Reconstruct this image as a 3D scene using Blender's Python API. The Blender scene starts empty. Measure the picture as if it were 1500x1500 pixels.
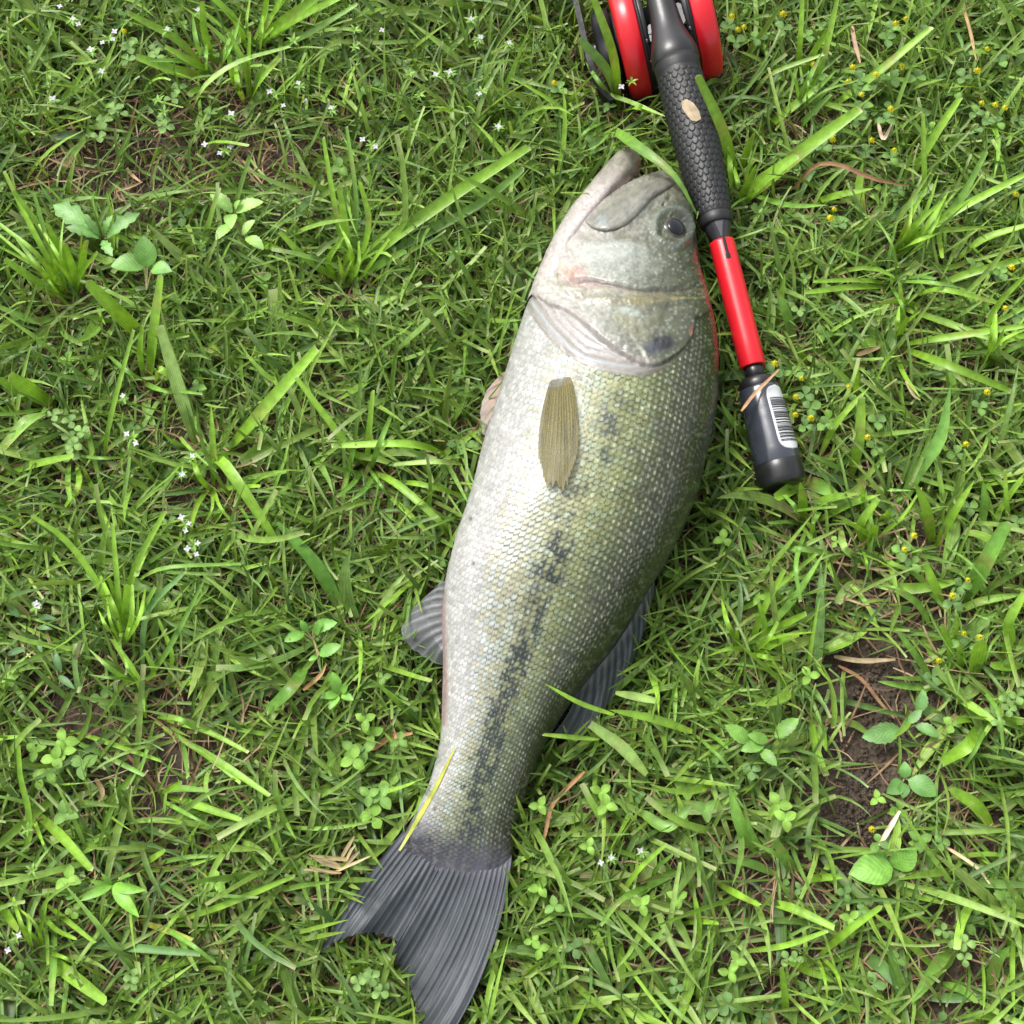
import bpy, math, random
import numpy as np
from mathutils import Vector
from mathutils.bvhtree import BVHTree

random.seed(7)
rng = np.random.default_rng(7)
scene = bpy.context.scene
C = scene.collection

# ------------------------------------------------------------------ camera
TILT = math.radians(20.0)
FOV = math.radians(45.0)
DIST = 0.676
TAN = math.tan(FOV / 2)
CAM = np.array([0.0, -DIST * math.sin(TILT), DIST * math.cos(TILT)])
FWD = np.array([0.0, math.sin(TILT), -math.cos(TILT)])
UPV = np.array([0.0, math.cos(TILT), math.sin(TILT)])
RGT = np.array([1.0, 0.0, 0.0])
cd = bpy.data.cameras.new("camera")
cam = bpy.data.objects.new("camera", cd)
C.objects.link(cam)
cam.location = CAM
cam.rotation_euler = (TILT, 0, 0)
cd.sensor_fit = 'HORIZONTAL'
cd.angle = FOV
cd.clip_start = 0.01
cd.clip_end = 500
scene.camera = cam

# ------------------------------------------------------------------ sky, sun, exposure
SUN_EL, SUN_AZ = math.radians(56), math.radians(-48)      # azimuth measured from +Y towards +X
w = bpy.data.worlds.new("World")
scene.world = w
w.use_nodes = True
nt = w.node_tree
bg = nt.nodes['Background']
sky = nt.nodes.new('ShaderNodeTexSky')
sky.sky_type = 'NISHITA'
sky.sun_disc = False
sky.sun_elevation = SUN_EL
sky.sun_rotation = SUN_AZ
sky.air_density = 1.0
sky.dust_density = 4.0
hs = nt.nodes.new('ShaderNodeHueSaturation')              # an overcast sky is grey
hs.inputs['Saturation'].default_value = 0.22
nt.links.new(sky.outputs[0], hs.inputs['Color'])
nt.links.new(hs.outputs[0], bg.inputs['Color'])
bg.inputs['Strength'].default_value = 0.14
sd = bpy.data.lights.new("sun", 'SUN')
sd.energy = 1.5
sd.angle = math.radians(24)
sd.color = (1.0, 0.965, 0.91)
sun = bpy.data.objects.new("sun", sd)
C.objects.link(sun)
sdir = Vector((math.sin(SUN_AZ) * math.cos(SUN_EL), math.cos(SUN_AZ) * math.cos(SUN_EL), math.sin(SUN_EL)))
sun.rotation_euler = sdir.to_track_quat('Z', 'Y').to_euler()
sun.location = (0, 0, 3)
scene.view_settings.view_transform = 'Standard'
scene.view_settings.look = 'None'
scene.view_settings.gamma = 1.0
scene.view_settings.exposure = 1.0
scene.render.engine = 'CYCLES'
scene.cycles.use_denoising = True
scene.cycles.max_bounces = 8
scene.cycles.transparent_max_bounces = 8

# ------------------------------------------------------------------ helpers
def G(px, py, z=0.0):
    """photo pixel (1500 wide) -> point at height z"""
    px = np.asarray(px, float); py = np.asarray(py, float); z = np.asarray(z, float)
    x = (px - 750) / 750 * TAN
    y = (750 - py) / 750 * TAN
    d = FWD + x[..., None] * RGT + y[..., None] * UPV
    t = (z - CAM[2]) / d[..., 2]
    return CAM + d * t[..., None]

def project(P):
    q = np.asarray(P, float) - CAM
    dep = q @ FWD
    return 750 + 750 * (q @ RGT) / dep / TAN, 750 - 750 * (q @ UPV) / dep / TAN

def pxm(p):
    """metres per photo pixel at point p"""
    return float((np.asarray(p) - CAM) @ FWD) * TAN / 750

def hash2(i, j, seed=0):
    h = (i.astype(np.int64) * 374761393 + j.astype(np.int64) * 668265263 + seed * 1274126177) & 0x7fffffff
    h = ((h ^ (h >> 13)) * 1103515245 + 12345) & 0x7fffffff
    h = ((h ^ (h >> 16)) * 1597334677) & 0x7fffffff
    return (h & 0xffffff) / float(0xffffff)

def vnoise(x, y, seed=0):
    i = np.floor(x).astype(np.int64); j = np.floor(y).astype(np.int64)
    u = x - i; v = y - j
    u = u * u * (3 - 2 * u); v = v * v * (3 - 2 * v)
    a = hash2(i, j, seed) * (1 - u) + hash2(i + 1, j, seed) * u
    b = hash2(i, j + 1, seed) * (1 - u) + hash2(i + 1, j + 1, seed) * u
    return a * (1 - v) + b * v

def fbm(x, y, seed=0, octv=4):
    s = 0; a = 0.5; t = 0
    for k in range(octv):
        s = s + a * vnoise(x * 2 ** k, y * 2 ** k, seed + k * 17); t += a; a *= 0.55
    return s / t

def worley(x, y, seed=0):
    i = np.floor(x).astype(np.int64); j = np.floor(y).astype(np.int64); f1 = np.full(x.shape, 9.0); rr = np.zeros(x.shape)
    for di in (-1, 0, 1):
        for dj in (-1, 0, 1):
            d = np.hypot(i + di + hash2(i + di, j + dj, seed) - x, j + dj + hash2(i + di, j + dj, seed + 7) - y)
            k = d < f1
            f1 = np.where(k, d, f1); rr = np.where(k, hash2(i + di, j + dj, seed + 3), rr)
    return f1, rr

def sstep(a, b, x):
    t = np.clip((x - a) / (b - a), 0, 1)
    return t * t * (3 - 2 * t)

def spline(ctrl, n, t=None):
    """Catmull-Rom through the control rows"""
    P = np.asarray(ctrl, float)
    m = len(P)
    Q = np.vstack([2 * P[0] - P[1], P, 2 * P[-1] - P[-2]])
    if t is None:
        t = np.linspace(0, m - 1, n)
    i = np.clip(np.floor(t).astype(int), 0, m - 2)
    f = (t - i)[:, None]
    p0, p1, p2, p3 = Q[i], Q[i + 1], Q[i + 2], Q[i + 3]
    return 0.5 * (2 * p1 + (p2 - p0) * f + (2 * p0 - 5 * p1 + 4 * p2 - p3) * f ** 2 + (3 * p1 - p0 - 3 * p2 + p3) * f ** 3)

def pldist(px, py, line):
    """distance to a polyline in pixels, with the side (positive = right of travel on screen) and the position along it"""
    best = np.full(px.shape, 1e9); side = np.zeros(px.shape); along = np.zeros(px.shape)
    L = np.asarray(line, float); acc = 0.0
    for (x0, y0), (x1, y1) in zip(L[:-1], L[1:]):
        dx, dy = x1 - x0, y1 - y0; ll = math.hypot(dx, dy)
        t = np.clip(((px - x0) * dx + (py - y0) * dy) / ll ** 2, 0, 1)
        d = np.hypot(px - x0 - t * dx, py - y0 - t * dy)
        s = np.sign((px - x0) * (-dy) + (py - y0) * dx)
        k = d < best
        best = np.where(k, d, best); side = np.where(k, s, side); along = np.where(k, acc + t * ll, along)
        acc += ll
    return best, side, along / acc

def inpoly(px, py, poly):
    P = np.asarray(poly, float)
    r = np.zeros(px.shape, bool)
    x0, y0 = P[-1]
    for x1, y1 in P:
        k = ((y1 > py) != (y0 > py)) & (px < (x0 - x1) * (py - y1) / (y0 - y1 + 1e-12) + x1)
        r ^= k
        x0, y0 = x1, y1
    return r

def tag(o, label=None, cat=None, group=None, kind=None):
    if label: o['label'] = label
    if cat: o['category'] = cat
    if group: o['group'] = group
    if kind: o['kind'] = kind
    return o

def make_mesh(name, V, quads=None, tris=None, col=None, uvw=None, smooth=True):
    V = np.asarray(V, np.float32).reshape(-1, 3)
    me = bpy.data.meshes.new(name)
    q = np.zeros((0, 4), np.int32) if quads is None else np.asarray(quads, np.int32).reshape(-1, 4)
    t = np.zeros((0, 3), np.int32) if tris is None else np.asarray(tris, np.int32).reshape(-1, 3)
    idx = np.concatenate([q.ravel(), t.ravel()]).astype(np.int32)
    start = np.concatenate([np.arange(len(q)) * 4, len(q) * 4 + np.arange(len(t)) * 3]).astype(np.int32)
    me.vertices.add(len(V)); me.vertices.foreach_set('co', V.ravel())
    me.loops.add(len(idx)); me.loops.foreach_set('vertex_index', idx)
    me.polygons.add(len(start)); me.polygons.foreach_set('loop_start', start)
    me.polygons.foreach_set('use_smooth', np.full(len(start), bool(smooth)))
    if col is not None:
        c = np.asarray(col, np.float32)
        if c.ndim == 1: c = np.tile(c, (len(V), 1))
        if c.shape[1] == 3: c = np.hstack([c, np.ones((len(c), 1), np.float32)])
        a = me.attributes.new('Col', 'FLOAT_COLOR', 'POINT'); a.data.foreach_set('color', c.ravel().astype(np.float32))
    if uvw is not None:
        a = me.attributes.new('blade', 'FLOAT_VECTOR', 'POINT'); a.data.foreach_set('vector', np.asarray(uvw, np.float32).ravel())
    me.update(calc_edges=True)
    me.validate()
    return me

def add(name, me, mat, parent=None):
    o = bpy.data.objects.new(name, me)
    if not me.materials: me.materials.append(mat)
    C.objects.link(o)
    if parent is not None: o.parent = parent
    return o

def empty(name, loc, label, cat, group=None):
    o = bpy.data.objects.new(name, None)
    o.empty_display_size = 0.01
    C.objects.link(o); o.location = loc
    return tag(o, label, cat, group)

def grid_quads(nr, nc, wrap=False):
    r = np.arange(nr - 1)[:, None]; c = np.arange(nc if wrap else nc - 1)[None, :]
    c2 = (c + 1) % nc
    return np.stack([r * nc + c, r * nc + c2, (r + 1) * nc + c2, (r + 1) * nc + c], -1).reshape(-1, 4)

# ------------------------------------------------------------------ materials
def newmat(name):
    m = bpy.data.materials.new(name); m.use_nodes = True
    n = m.node_tree.nodes; l = m.node_tree.links
    return m, n, l, n['Principled BSDF'], n['Material Output']

def plain(name, col, rough=0.5, spec=0.5, coat=0.0, bump=0.0, bscale=400, var=0.15, metal=0.0):
    m, n, l, b, out = newmat(name)
    tc = n.new('ShaderNodeTexCoord')
    nz = n.new('ShaderNodeTexNoise'); nz.inputs['Scale'].default_value = bscale; nz.inputs['Detail'].default_value = 5
    l.new(tc.outputs['Object'], nz.inputs['Vector'])
    mx = n.new('ShaderNodeMix'); mx.data_type = 'RGBA'
    mx.inputs['A'].default_value = (*[c * (1 - var) for c in col], 1)
    mx.inputs['B'].default_value = (*[min(1, c * (1 + var)) for c in col], 1)
    l.new(nz.outputs['Fac'], mx.inputs['Factor'])
    l.new(mx.outputs['Result'], b.inputs['Base Color'])
    nz2 = n.new('ShaderNodeTexNoise'); nz2.inputs['Scale'].default_value = bscale * 0.3
    l.new(tc.outputs['Object'], nz2.inputs['Vector'])
    mr = n.new('ShaderNodeMapRange'); mr.inputs['To Min'].default_value = rough * 0.75; mr.inputs['To Max'].default_value = min(1, rough * 1.3)
    l.new(nz2.outputs['Fac'], mr.inputs['Value']); l.new(mr.outputs[0], b.inputs['Roughness'])
    b.inputs['Specular IOR Level'].default_value = spec
    b.inputs['Coat Weight'].default_value = coat
    b.inputs['Coat Roughness'].default_value = 0.08
    b.inputs['Metallic'].default_value = metal
    if bump:
        bp = n.new('ShaderNodeBump'); bp.inputs['Strength'].default_value = bump; bp.inputs['Distance'].default_value = 0.0004
        l.new(nz.outputs['Fac'], bp.inputs['Height']); l.new(bp.outputs[0], b.inputs['Normal'])
    return m

def leafmat(name, trans=0.35, rough=0.42, veins=26.0, vein_amt=0.12, spec=0.5, pinnate=False):
    """leaf or blade: colour from the blade's own attribute, long veins across it, light passing through"""
    m, n, l, b, out = newmat(name)
    a = n.new('ShaderNodeAttribute'); a.attribute_name = 'Col'
    u = n.new('ShaderNodeAttribute'); u.attribute_name = 'blade'
    sp = n.new('ShaderNodeSeparateXYZ'); l.new(u.outputs['Vector'], sp.inputs[0])
    mu = n.new('ShaderNodeMath'); mu.operation = 'MULTIPLY'; mu.inputs[1].default_value = veins
    if pinnate:                                            # side veins running forward from the midrib
        ab = n.new('ShaderNodeMath'); ab.operation = 'ABSOLUTE'; l.new(sp.outputs['X'], ab.inputs[0])
        pm = n.new('ShaderNodeMath'); pm.operation = 'MULTIPLY_ADD'; pm.inputs[1].default_value = -0.7
        l.new(ab.outputs[0], pm.inputs[0]); l.new(sp.outputs['Y'], pm.inputs[2]); l.new(pm.outputs[0], mu.inputs[0])
    else:
        l.new(sp.outputs['X'], mu.inputs[0])
    sn = n.new('ShaderNodeMath'); sn.operation = 'SINE'; l.new(mu.outputs[0], sn.inputs[0])
    tc = n.new('ShaderNodeTexCoord')
    nz = n.new('ShaderNodeTexNoise'); nz.inputs['Scale'].default_value = 220; nz.inputs['Detail'].default_value = 4
    l.new(tc.outputs['Object'], nz.inputs['Vector'])
    m1 = n.new('ShaderNodeMath'); m1.operation = 'MULTIPLY_ADD'; m1.inputs[1].default_value = vein_amt; m1.inputs[2].default_value = 1.0
    l.new(sn.outputs[0], m1.inputs[0])
    m2 = n.new('ShaderNodeMapRange'); m2.inputs['From Min'].default_value = 0.3; m2.inputs['From Max'].default_value = 0.7
    m2.inputs['To Min'].default_value = 0.78; m2.inputs['To Max'].default_value = 1.2
    l.new(nz.outputs['Fac'], m2.inputs['Value'])
    m3 = n.new('ShaderNodeMath'); m3.operation = 'MULTIPLY'; l.new(m1.outputs[0], m3.inputs[0]); l.new(m2.outputs[0], m3.inputs[1])
    vm = n.new('ShaderNodeVectorMath'); vm.operation = 'SCALE'
    l.new(a.outputs['Color'], vm.inputs[0]); l.new(m3.outputs[0], vm.inputs['Scale'])
    l.new(vm.outputs[0], b.inputs['Base Color'])
    b.inputs['Roughness'].default_value = rough
    b.inputs['Specular IOR Level'].default_value = spec
    bp = n.new('ShaderNodeBump'); bp.inputs['Strength'].default_value = 0.25; bp.inputs['Distance'].default_value = 0.0003
    l.new(m3.outputs[0], bp.inputs['Height']); l.new(bp.outputs[0], b.inputs['Normal'])
    tr = n.new('ShaderNodeBsdfTranslucent')
    vt = n.new('ShaderNodeVectorMath'); vt.operation = 'MULTIPLY'; vt.inputs[1].default_value = (1.25, 1.15, 0.55)
    l.new(vm.outputs[0], vt.inputs[0]); l.new(vt.outputs[0], tr.inputs['Color'])
    ms = n.new('ShaderNodeMixShader'); ms.inputs[0].default_value = trans
    l.new(b.outputs[0], ms.inputs[1]); l.new(tr.outputs[0], ms.inputs[2]); l.new(ms.outputs[0], out.inputs['Surface'])
    return m

M_GRASS = leafmat('grass_blade', trans=0.28, rough=0.44, spec=0.4)
M_BROAD = leafmat('broad_grass_blade', trans=0.28, rough=0.40, veins=44, vein_amt=0.12)
M_CLOVER = leafmat('clover_leaf', trans=0.3, rough=0.58, veins=20, vein_amt=0.06, spec=0.3)
M_WEED = leafmat('weed_leaf', trans=0.22, rough=0.45, veins=52, vein_amt=0.11, pinnate=True)
M_STRAW = leafmat('dry_straw', trans=0.12, rough=0.7, veins=30, vein_amt=0.2, spec=0.25)
M_PETAL = leafmat('petal', trans=0.3, rough=0.6, veins=8, vein_amt=0.04, spec=0.2)

def soilmat():
    m, n, l, b, out = newmat('soil')
    tc = n.new('ShaderNodeTexCoord')
    n1 = n.new('ShaderNodeTexNoise'); n1.inputs['Scale'].default_value = 60; n1.inputs['Detail'].default_value = 8; n1.inputs['Roughness'].default_value = 0.7
    n2 = n.new('ShaderNodeTexVoronoi'); n2.inputs['Scale'].default_value = 420
    n3 = n.new('ShaderNodeTexNoise'); n3.inputs['Scale'].default_value = 900; n3.inputs['Detail'].default_value = 3
    for k in (n1, n2, n3): l.new(tc.outputs['Object'], k.inputs['Vector'])
    r = n.new('ShaderNodeValToRGB')
    r.color_ramp.elements[0].position = 0.3; r.color_ramp.elements[0].color = (0.026, 0.018, 0.013, 1)
    r.color_ramp.elements[1].position = 0.72; r.color_ramp.elements[1].color = (0.155, 0.120, 0.090, 1)
    ad = n.new('ShaderNodeMath'); ad.operation = 'MULTIPLY_ADD'; ad.inputs[1].default_value = 0.35
    l.new(n3.outputs['Fac'], ad.inputs[0])
    sc = n.new('ShaderNodeMath'); sc.operation = 'MULTIPLY'; sc.inputs[1].default_value = 0.66
    l.new(n1.outputs['Fac'], sc.inputs[0]); l.new(sc.outputs[0], ad.inputs[2]); l.new(ad.outputs[0], r.inputs[0])
    # away from the built turf the sheet is lawn seen from afar
    ln = n.new('ShaderNodeVectorMath'); ln.operation = 'LENGTH'; l.new(tc.outputs['Object'], ln.inputs[0])
    mr = n.new('ShaderNodeMapRange'); mr.inputs['From Min'].default_value = 0.62; mr.inputs['From Max'].default_value = 0.85
    l.new(ln.outputs['Value'], mr.inputs['Value'])
    gr = n.new('ShaderNodeValToRGB')
    gr.color_ramp.elements[0].color = (0.02, 0.035, 0.01, 1); gr.color_ramp.elements[1].color = (0.13, 0.24, 0.05, 1)
    l.new(n1.outputs['Fac'], gr.inputs[0])
    mx = n.new('ShaderNodeMix'); mx.data_type = 'RGBA'
    l.new(mr.outputs[0], mx.inputs['Factor']); l.new(r.outputs[0], mx.inputs['A']); l.new(gr.outputs[0], mx.inputs['B'])
    l.new(mx.outputs['Result'], b.inputs['Base Color'])
    b.inputs['Roughness'].default_value = 0.95; b.inputs['Specular IOR Level'].default_value = 0.2
    bp = n.new('ShaderNodeBump'); bp.inputs['Strength'].default_value = 0.8; bp.inputs['Distance'].default_value = 0.002
    a2 = n.new('ShaderNodeMath'); a2.operation = 'ADD'; l.new(n1.outputs['Fac'], a2.inputs[0]); l.new(n2.outputs['Distance'], a2.inputs[1])
    l.new(a2.outputs[0], bp.inputs['Height']); l.new(bp.outputs[0], b.inputs['Normal'])
    return m
M_SOIL = soilmat()

# ------------------------------------------------------------------ ground
gx = np.concatenate([[-40, -10, -3, -1.4, -0.9], np.linspace(-0.65, 0.65, 200), [0.9, 1.4, 3, 10, 40]])
GX, GY = np.meshgrid(gx, gx)
GZ = 0.006 * (fbm(GX * 14 + 50, GY * 14 + 50, 3) - 0.5) + 0.003 * (fbm(GX * 90 + 50, GY * 90 + 50, 5) - 0.5)
GZ = np.where(np.maximum(abs(GX), abs(GY)) > 0.8, 0, GZ)
tag(add('ground', make_mesh('ground', np.stack([GX, GY, GZ], -1), grid_quads(len(gx), len(gx))), M_SOIL), kind='structure')

# ------------------------------------------------------------------ the fish: body
ST = np.array([  # left (belly) edge px, right (back) edge px, half thickness in mm
    (964, 263, 986, 259, 4), (945, 269, 1001, 273, 13), (907, 288, 1011, 297, 20), (868, 318, 1017, 328, 26),
    (832, 355, 1020, 362, 30), (803, 392, 1024, 396, 33), (781, 430, 1033, 430, 36), (766, 468, 1041, 462, 38),
    (752, 510, 1047, 500, 40), (734, 570, 1050, 545, 42), (713, 640, 1047, 598, 43), (691, 720, 1035, 668, 43),
    (668, 795, 1014, 738, 42), (653, 850, 985, 805, 40), (648, 900, 950, 862, 37), (648, 960, 912, 925, 32),
    (649, 1020, 868, 985, 27), (645, 1080, 824, 1045, 22.5), (633, 1135, 790, 1105, 18.5), (614, 1180, 766, 1165, 15),
    (594, 1220, 752, 1218, 11), (588, 1243, 748, 1258, 7), (590, 1268, 745, 1296, 4), (596, 1290, 738, 1332, 1.6), (602, 1300, 730, 1345, 0.5)], float)

def loft(st, nrow, nu, nd, zfun, p_side=0.95, p_up=0.86):
    """rings of nu points over the top and nd below; returns ring array, lateral coordinate (-1 belly .. 1 back) and row parameter"""
    S = spline(st, nrow)
    h = np.maximum(S[:, 4], 0.5) / 1000
    zc = zfun(h, np.linspace(0, 1, nrow))
    Lp = G(S[:, 0], S[:, 1], zc); Rp = G(S[:, 2], S[:, 3], zc)
    ang = np.concatenate([np.linspace(math.pi, 0, nu), np.linspace(0, -math.pi, nd + 2)[1:-1]])
    ca = np.cos(ang); sa = np.sin(ang)
    lat = np.sign(ca) * np.abs(ca) ** p_side
    up = np.sign(sa) * np.abs(sa) ** p_up
    mid = (Lp + Rp) / 2; half = (Rp - Lp) / 2
    V = mid[:, None, :] + half[:, None, :] * lat[None, :, None]
    V[:, :, 2] += h[:, None] * up[None, :]
    return V, lat, h, mid, half

def normals(V):
    du = np.gradient(V, axis=0); dv = np.roll(V, -1, axis=1) - np.roll(V, 1, axis=1)
    n = np.cross(dv, du)
    n /= np.linalg.norm(n, axis=-1, keepdims=True) + 1e-12
    return n

NR, NU, ND = 860, 300, 40
BV, LAT, HH, MID, HALF = loft(ST, NR, NU, ND, lambda h, t: (0.013 + 0.85 * h) * (1 - sstep(0.86, 0.95, t)) + 0.0160 * sstep(0.86, 0.95, t))
NC = NU + ND
BN = normals(BV)
if BN[NR // 2, NU // 2, 2] < 0: BN = -BN
PX, PY = project(BV)
LATG = np.broadcast_to(LAT, (NR, NC))
W = np.linalg.norm(HALF, axis=1) * 2
ds = np.concatenate([[0], np.cumsum(np.linalg.norm(np.diff(MID, axis=0), axis=1))])
arc = np.concatenate([np.zeros((NR, 1)), np.cumsum(np.linalg.norm(np.diff(BV, axis=1), axis=2), axis=1)], 1)
arc = arc - arc[:, [NU // 2]]
wn = np.clip(W / W.max(), 0.25, 1)
pa = 0.0034 * wn ** 0.5; pb = 0.0032 * wn ** 0.55
A = np.concatenate([[0], np.cumsum(np.diff(ds) / pa[1:])])[:, None] + np.zeros((1, NC))
B = arc / pb[:, None]
A0 = A
A = A + 0.7 * (fbm(A * 0.2, B * 0.2, 21) - 0.5) + 0.10 * (fbm(A * 0.9, B * 0.9, 23, 2) - 0.5) + 0.003 * B * B
B = B + 0.6 * (fbm(A0 * 0.2 + 90, B * 0.2, 22) - 0.5) + 0.08 * (fbm(A0 * 0.9 + 50, B * 0.9, 24, 2) - 0.5)

# overlapping scales, free edge towards the tail, the one nearer the head on top
RA, RB = 0.80, 0.66
best = np.full(A.shape, 1e9); sda = np.zeros(A.shape); sdb = np.zeros(A.shape); srand = np.zeros(A.shape)
j0 = np.round(B).astype(np.int64)
for dj in (-1, 0, 1):
    j = j0 + dj
    off = 0.5 * (j & 1)
    i0 = np.round(A - off).astype(np.int64)
    for di in (-1, 0, 1):
        i = i0 + di
        ca = i + off; da = A - ca; db = B - j
        ins = (da / RA) ** 2 + (db / RB) ** 2 < 1
        k = ins & (ca < best)
        best = np.where(k, ca, best); sda = np.where(k, da, sda); sdb = np.where(k, db, sdb)
        srand = np.where(k, hash2(i, j, 5), srand)
sr = np.sqrt((sda / RA) ** 2 + (sdb / RB) ** 2)
rim = sstep(0.62, 0.97, sr) * (best < 1e8) * sstep(-0.5, 0.2, sda / RA)
spot = (1 - sstep(0.15, 0.8, np.hypot((sda - 0.22) / 0.62, (sdb - 0.15 * sda) / 0.30)))
sheight = (sda / RA * 0.5 + 0.5) * (best < 1e8)

GILL = [(1018, 470), (1012, 500), (985, 527), (950, 541), (915, 526), (880, 502), (855, 480), (827, 458), (806, 452), (790, 440)]
MEMB = [(1000, 520), (950, 549), (893, 545), (850, 532), (812, 503), (785, 470), (768, 445)]
PREO = [(1006, 424), (970, 428), (937, 428), (890, 419), (858, 413), (842, 416), (828, 407)]
GILL = [tuple(p) for p in spline(GILL, 40)]; MEMB = [tuple(p) for p in spline(MEMB, 34)]; PREO = [tuple(p) for p in spline(PREO, 28)]
dg, sg, ag = pldist(PX, PY, GILL)
dm, sm, am = pldist(PX, PY, MEMB)
dp, sp_, ap = pldist(PX, PY, PREO)
HEADPOLY = [(700, 200), (1060, 200), (1060, 440), (1018, 470)] + GILL[1:] + [(775, 428), (700, 420)]
head = inpoly(PX, PY, HEADPOLY)
MEMBPOLY = [(700, 200), (1060, 200), (1060, 440), (1018, 470)] + MEMB + [(745, 430)]
membr = inpoly(PX, PY, MEMBPOLY) & ~head
ahead = inpoly(PX, PY, [(700, 200), (1060, 200), (1060, 420)] + PREO + [(800, 395), (740, 380)])
body = ~head & ~membr
scal = np.where(body, 1.0, 0.0)
tailfade = 1 - sstep(0.86, 0.93, np.linspace(0, 1, NR))[:, None]
scal = scal * tailfade
dEye = np.hypot(PX - 985, PY - 334)

# relief
D = np.zeros(A.shape)
D += scal * 0.00042 * sheight * (0.35 + 0.65 * sstep(-1.0, -0.4, LATG))
D += np.where(head, 0.0023 * sstep(0, 5, dg) * (1 - 0.75 * sstep(10, 45, dg)), 0)
dmw = dm + 9 * (fbm(PX / 26, PY / 26, 51, 4) - 0.5)
D += np.where(membr, 0.00028 * np.cos(dmw / 11.0 * 2 * math.pi) * sstep(990, 900, PX), 0)
D += np.where(membr, 0.0010 * sstep(0, 6, dm) * (1 - 0.5 * sstep(8, 22, dm)), 0)
D += np.where(ahead & (ap > 0.0), 0.0012 * sstep(0, 5, dp) * (1 - 0.9 * sstep(6, 40, dp)) * sstep(0, 0.1, ap) * (1 - sstep(0.9, 1.0, ap)), 0)
D -= np.where(head & ~ahead, 0.0009 * (1 - sstep(0, 12, dp)), 0)
dq, sq, aq = pldist(PX, PY, [(1006, 440), (960, 446), (905, 440), (866, 440), (845, 436)])
D += np.where(head, 0.0008 * np.exp(-(dq / 5) ** 2), 0)
dth, _, _ = pldist(PX, PY, [(828, 380), (822, 400), (830, 425), (850, 428)])
D += np.where(head, 0.0010 * np.exp(-(dth / 7) ** 2) - 0.001 * np.exp(-((dth - 11) / 5) ** 2), 0)
for cx, cy, r, am_ in ((843, 406, 9, 0.001), (905, 372, 42, 0.0022), (890, 470, 40, 0.0018), (965, 455, 34, 0.0012)):
    D += np.where(head, am_ * np.exp(-(np.hypot(PX - cx, PY - cy) / r) ** 2), 0)
D += 0.0016 * np.exp(-((dEye - 27) / 5) ** 2) - 0.0016 * (1 - sstep(12, 24, dEye))
for cx, cy, r in ((981, 291, 4.5), (973, 300, 3.2)):
    D -= 0.0022 * np.exp(-(np.hypot(PX - cx, PY - cy) / r) ** 2)
hn = fbm(PX / 9, PY / 9, 41, 3)
D += np.where(head, 0.0011 * (hn - 0.5), 0)
for line, wd_, am_ in (([(850, 345), (880, 352), (912, 348), (938, 325), (958, 302)], 7, -0.0016), ([(905, 345), (930, 352), (960, 350), (972, 340)], 6, -0.0008), ([(1005, 395), (985, 410), (950, 415)], 8, -0.0007), ([(835, 440), (870, 455), (905, 480), (935, 505)], 9, -0.0009), ([(905, 500), (930, 480), (960, 470)], 7, 0.0007), ([(925, 495), (940, 515), (948, 535)], 3, 0.0006)):
    dl, _, _ = pldist(PX, PY, line)
    D += np.where(head, am_ * np.exp(-(dl / wd_) ** 2), 0)
cw, cwr = worley((PX * 0.9 + PY * 0.3) / 5.6, (PY * 0.9 - PX * 0.3) / 5.0, 43)
cheek = np.clip(1.0 - cw * 1.15, 0, 1) * (0.35 + 0.7 * cwr) + 0.35 * (fbm((PX + PY) / 5, (PY - PX) / 5, 47, 3) - 0.4)
D += np.where(head, 0.00030 * sstep(0.45, 0.85, cheek), 0)
D += 0.0012 * (fbm(PX / 60, PY / 60, 44, 2) - 0.5) * body
edge = 1 - sstep(0.86, 0.985, np.abs(LATG))
D = np.where(body, D, D * edge)
FV = BV + BN * D[..., None]

# colour of the skin
def mixc(c, m, rgb):
    return c * (1 - m[..., None]) + np.asarray(rgb, float) * m[..., None]
nb = fbm(PX / 26, PY / 26, 51, 4); nf = fbm(PX / 7, PY / 7, 52, 3); nl = fbm(PX / 70, PY / 90, 53, 3); nx = fbm((PX * 0.8 + PY * 0.6) / 3.4, (PY * 0.8 - PX * 0.6) / 3.4, 54, 3)
lat = LATG + 0.16 * (nb - 0.5)
stops = [(-1.0, (0.535, 0.53, 0.515)), (-0.55, (0.52, 0.52, 0.485)), (-0.30, (0.475, 0.485, 0.385)), (0.0, (0.40, 0.43, 0.25)),
         (0.25, (0.265, 0.300, 0.140)), (0.45, (0.130, 0.155, 0.068)), (0.65, (0.050, 0.060, 0.028)), (1.0, (0.020, 0.024, 0.012))]
xs = [s[0] for s in stops]
col = np.stack([np.interp(lat, xs, [s[1][k] for s in stops]) for k in range(3)], -1)
tl = np.broadcast_to(np.linspace(0, 1, NR)[:, None], A.shape)
col = mixc(col, 0.35 * sstep(0.55, 0.9, tl) * sstep(-0.6, 0, lat) * (1 - sstep(0.3, 0.8, lat)), (0.27, 0.35, 0.27))
# per scale tint: some yellower, some bluer
tint = np.where(srand[..., None] < 0.5, np.array([1.05, 1.03, 0.86]), np.array([0.95, 1.01, 1.06]))
col = col * np.where(body[..., None] & (lat[..., None] > -0.6), tint, 1)
col = col * (0.86 + 0.28 * srand[..., None] * np.where(body, 1, 0)[..., None] + 0.14 * (~body)[..., None])
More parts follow.
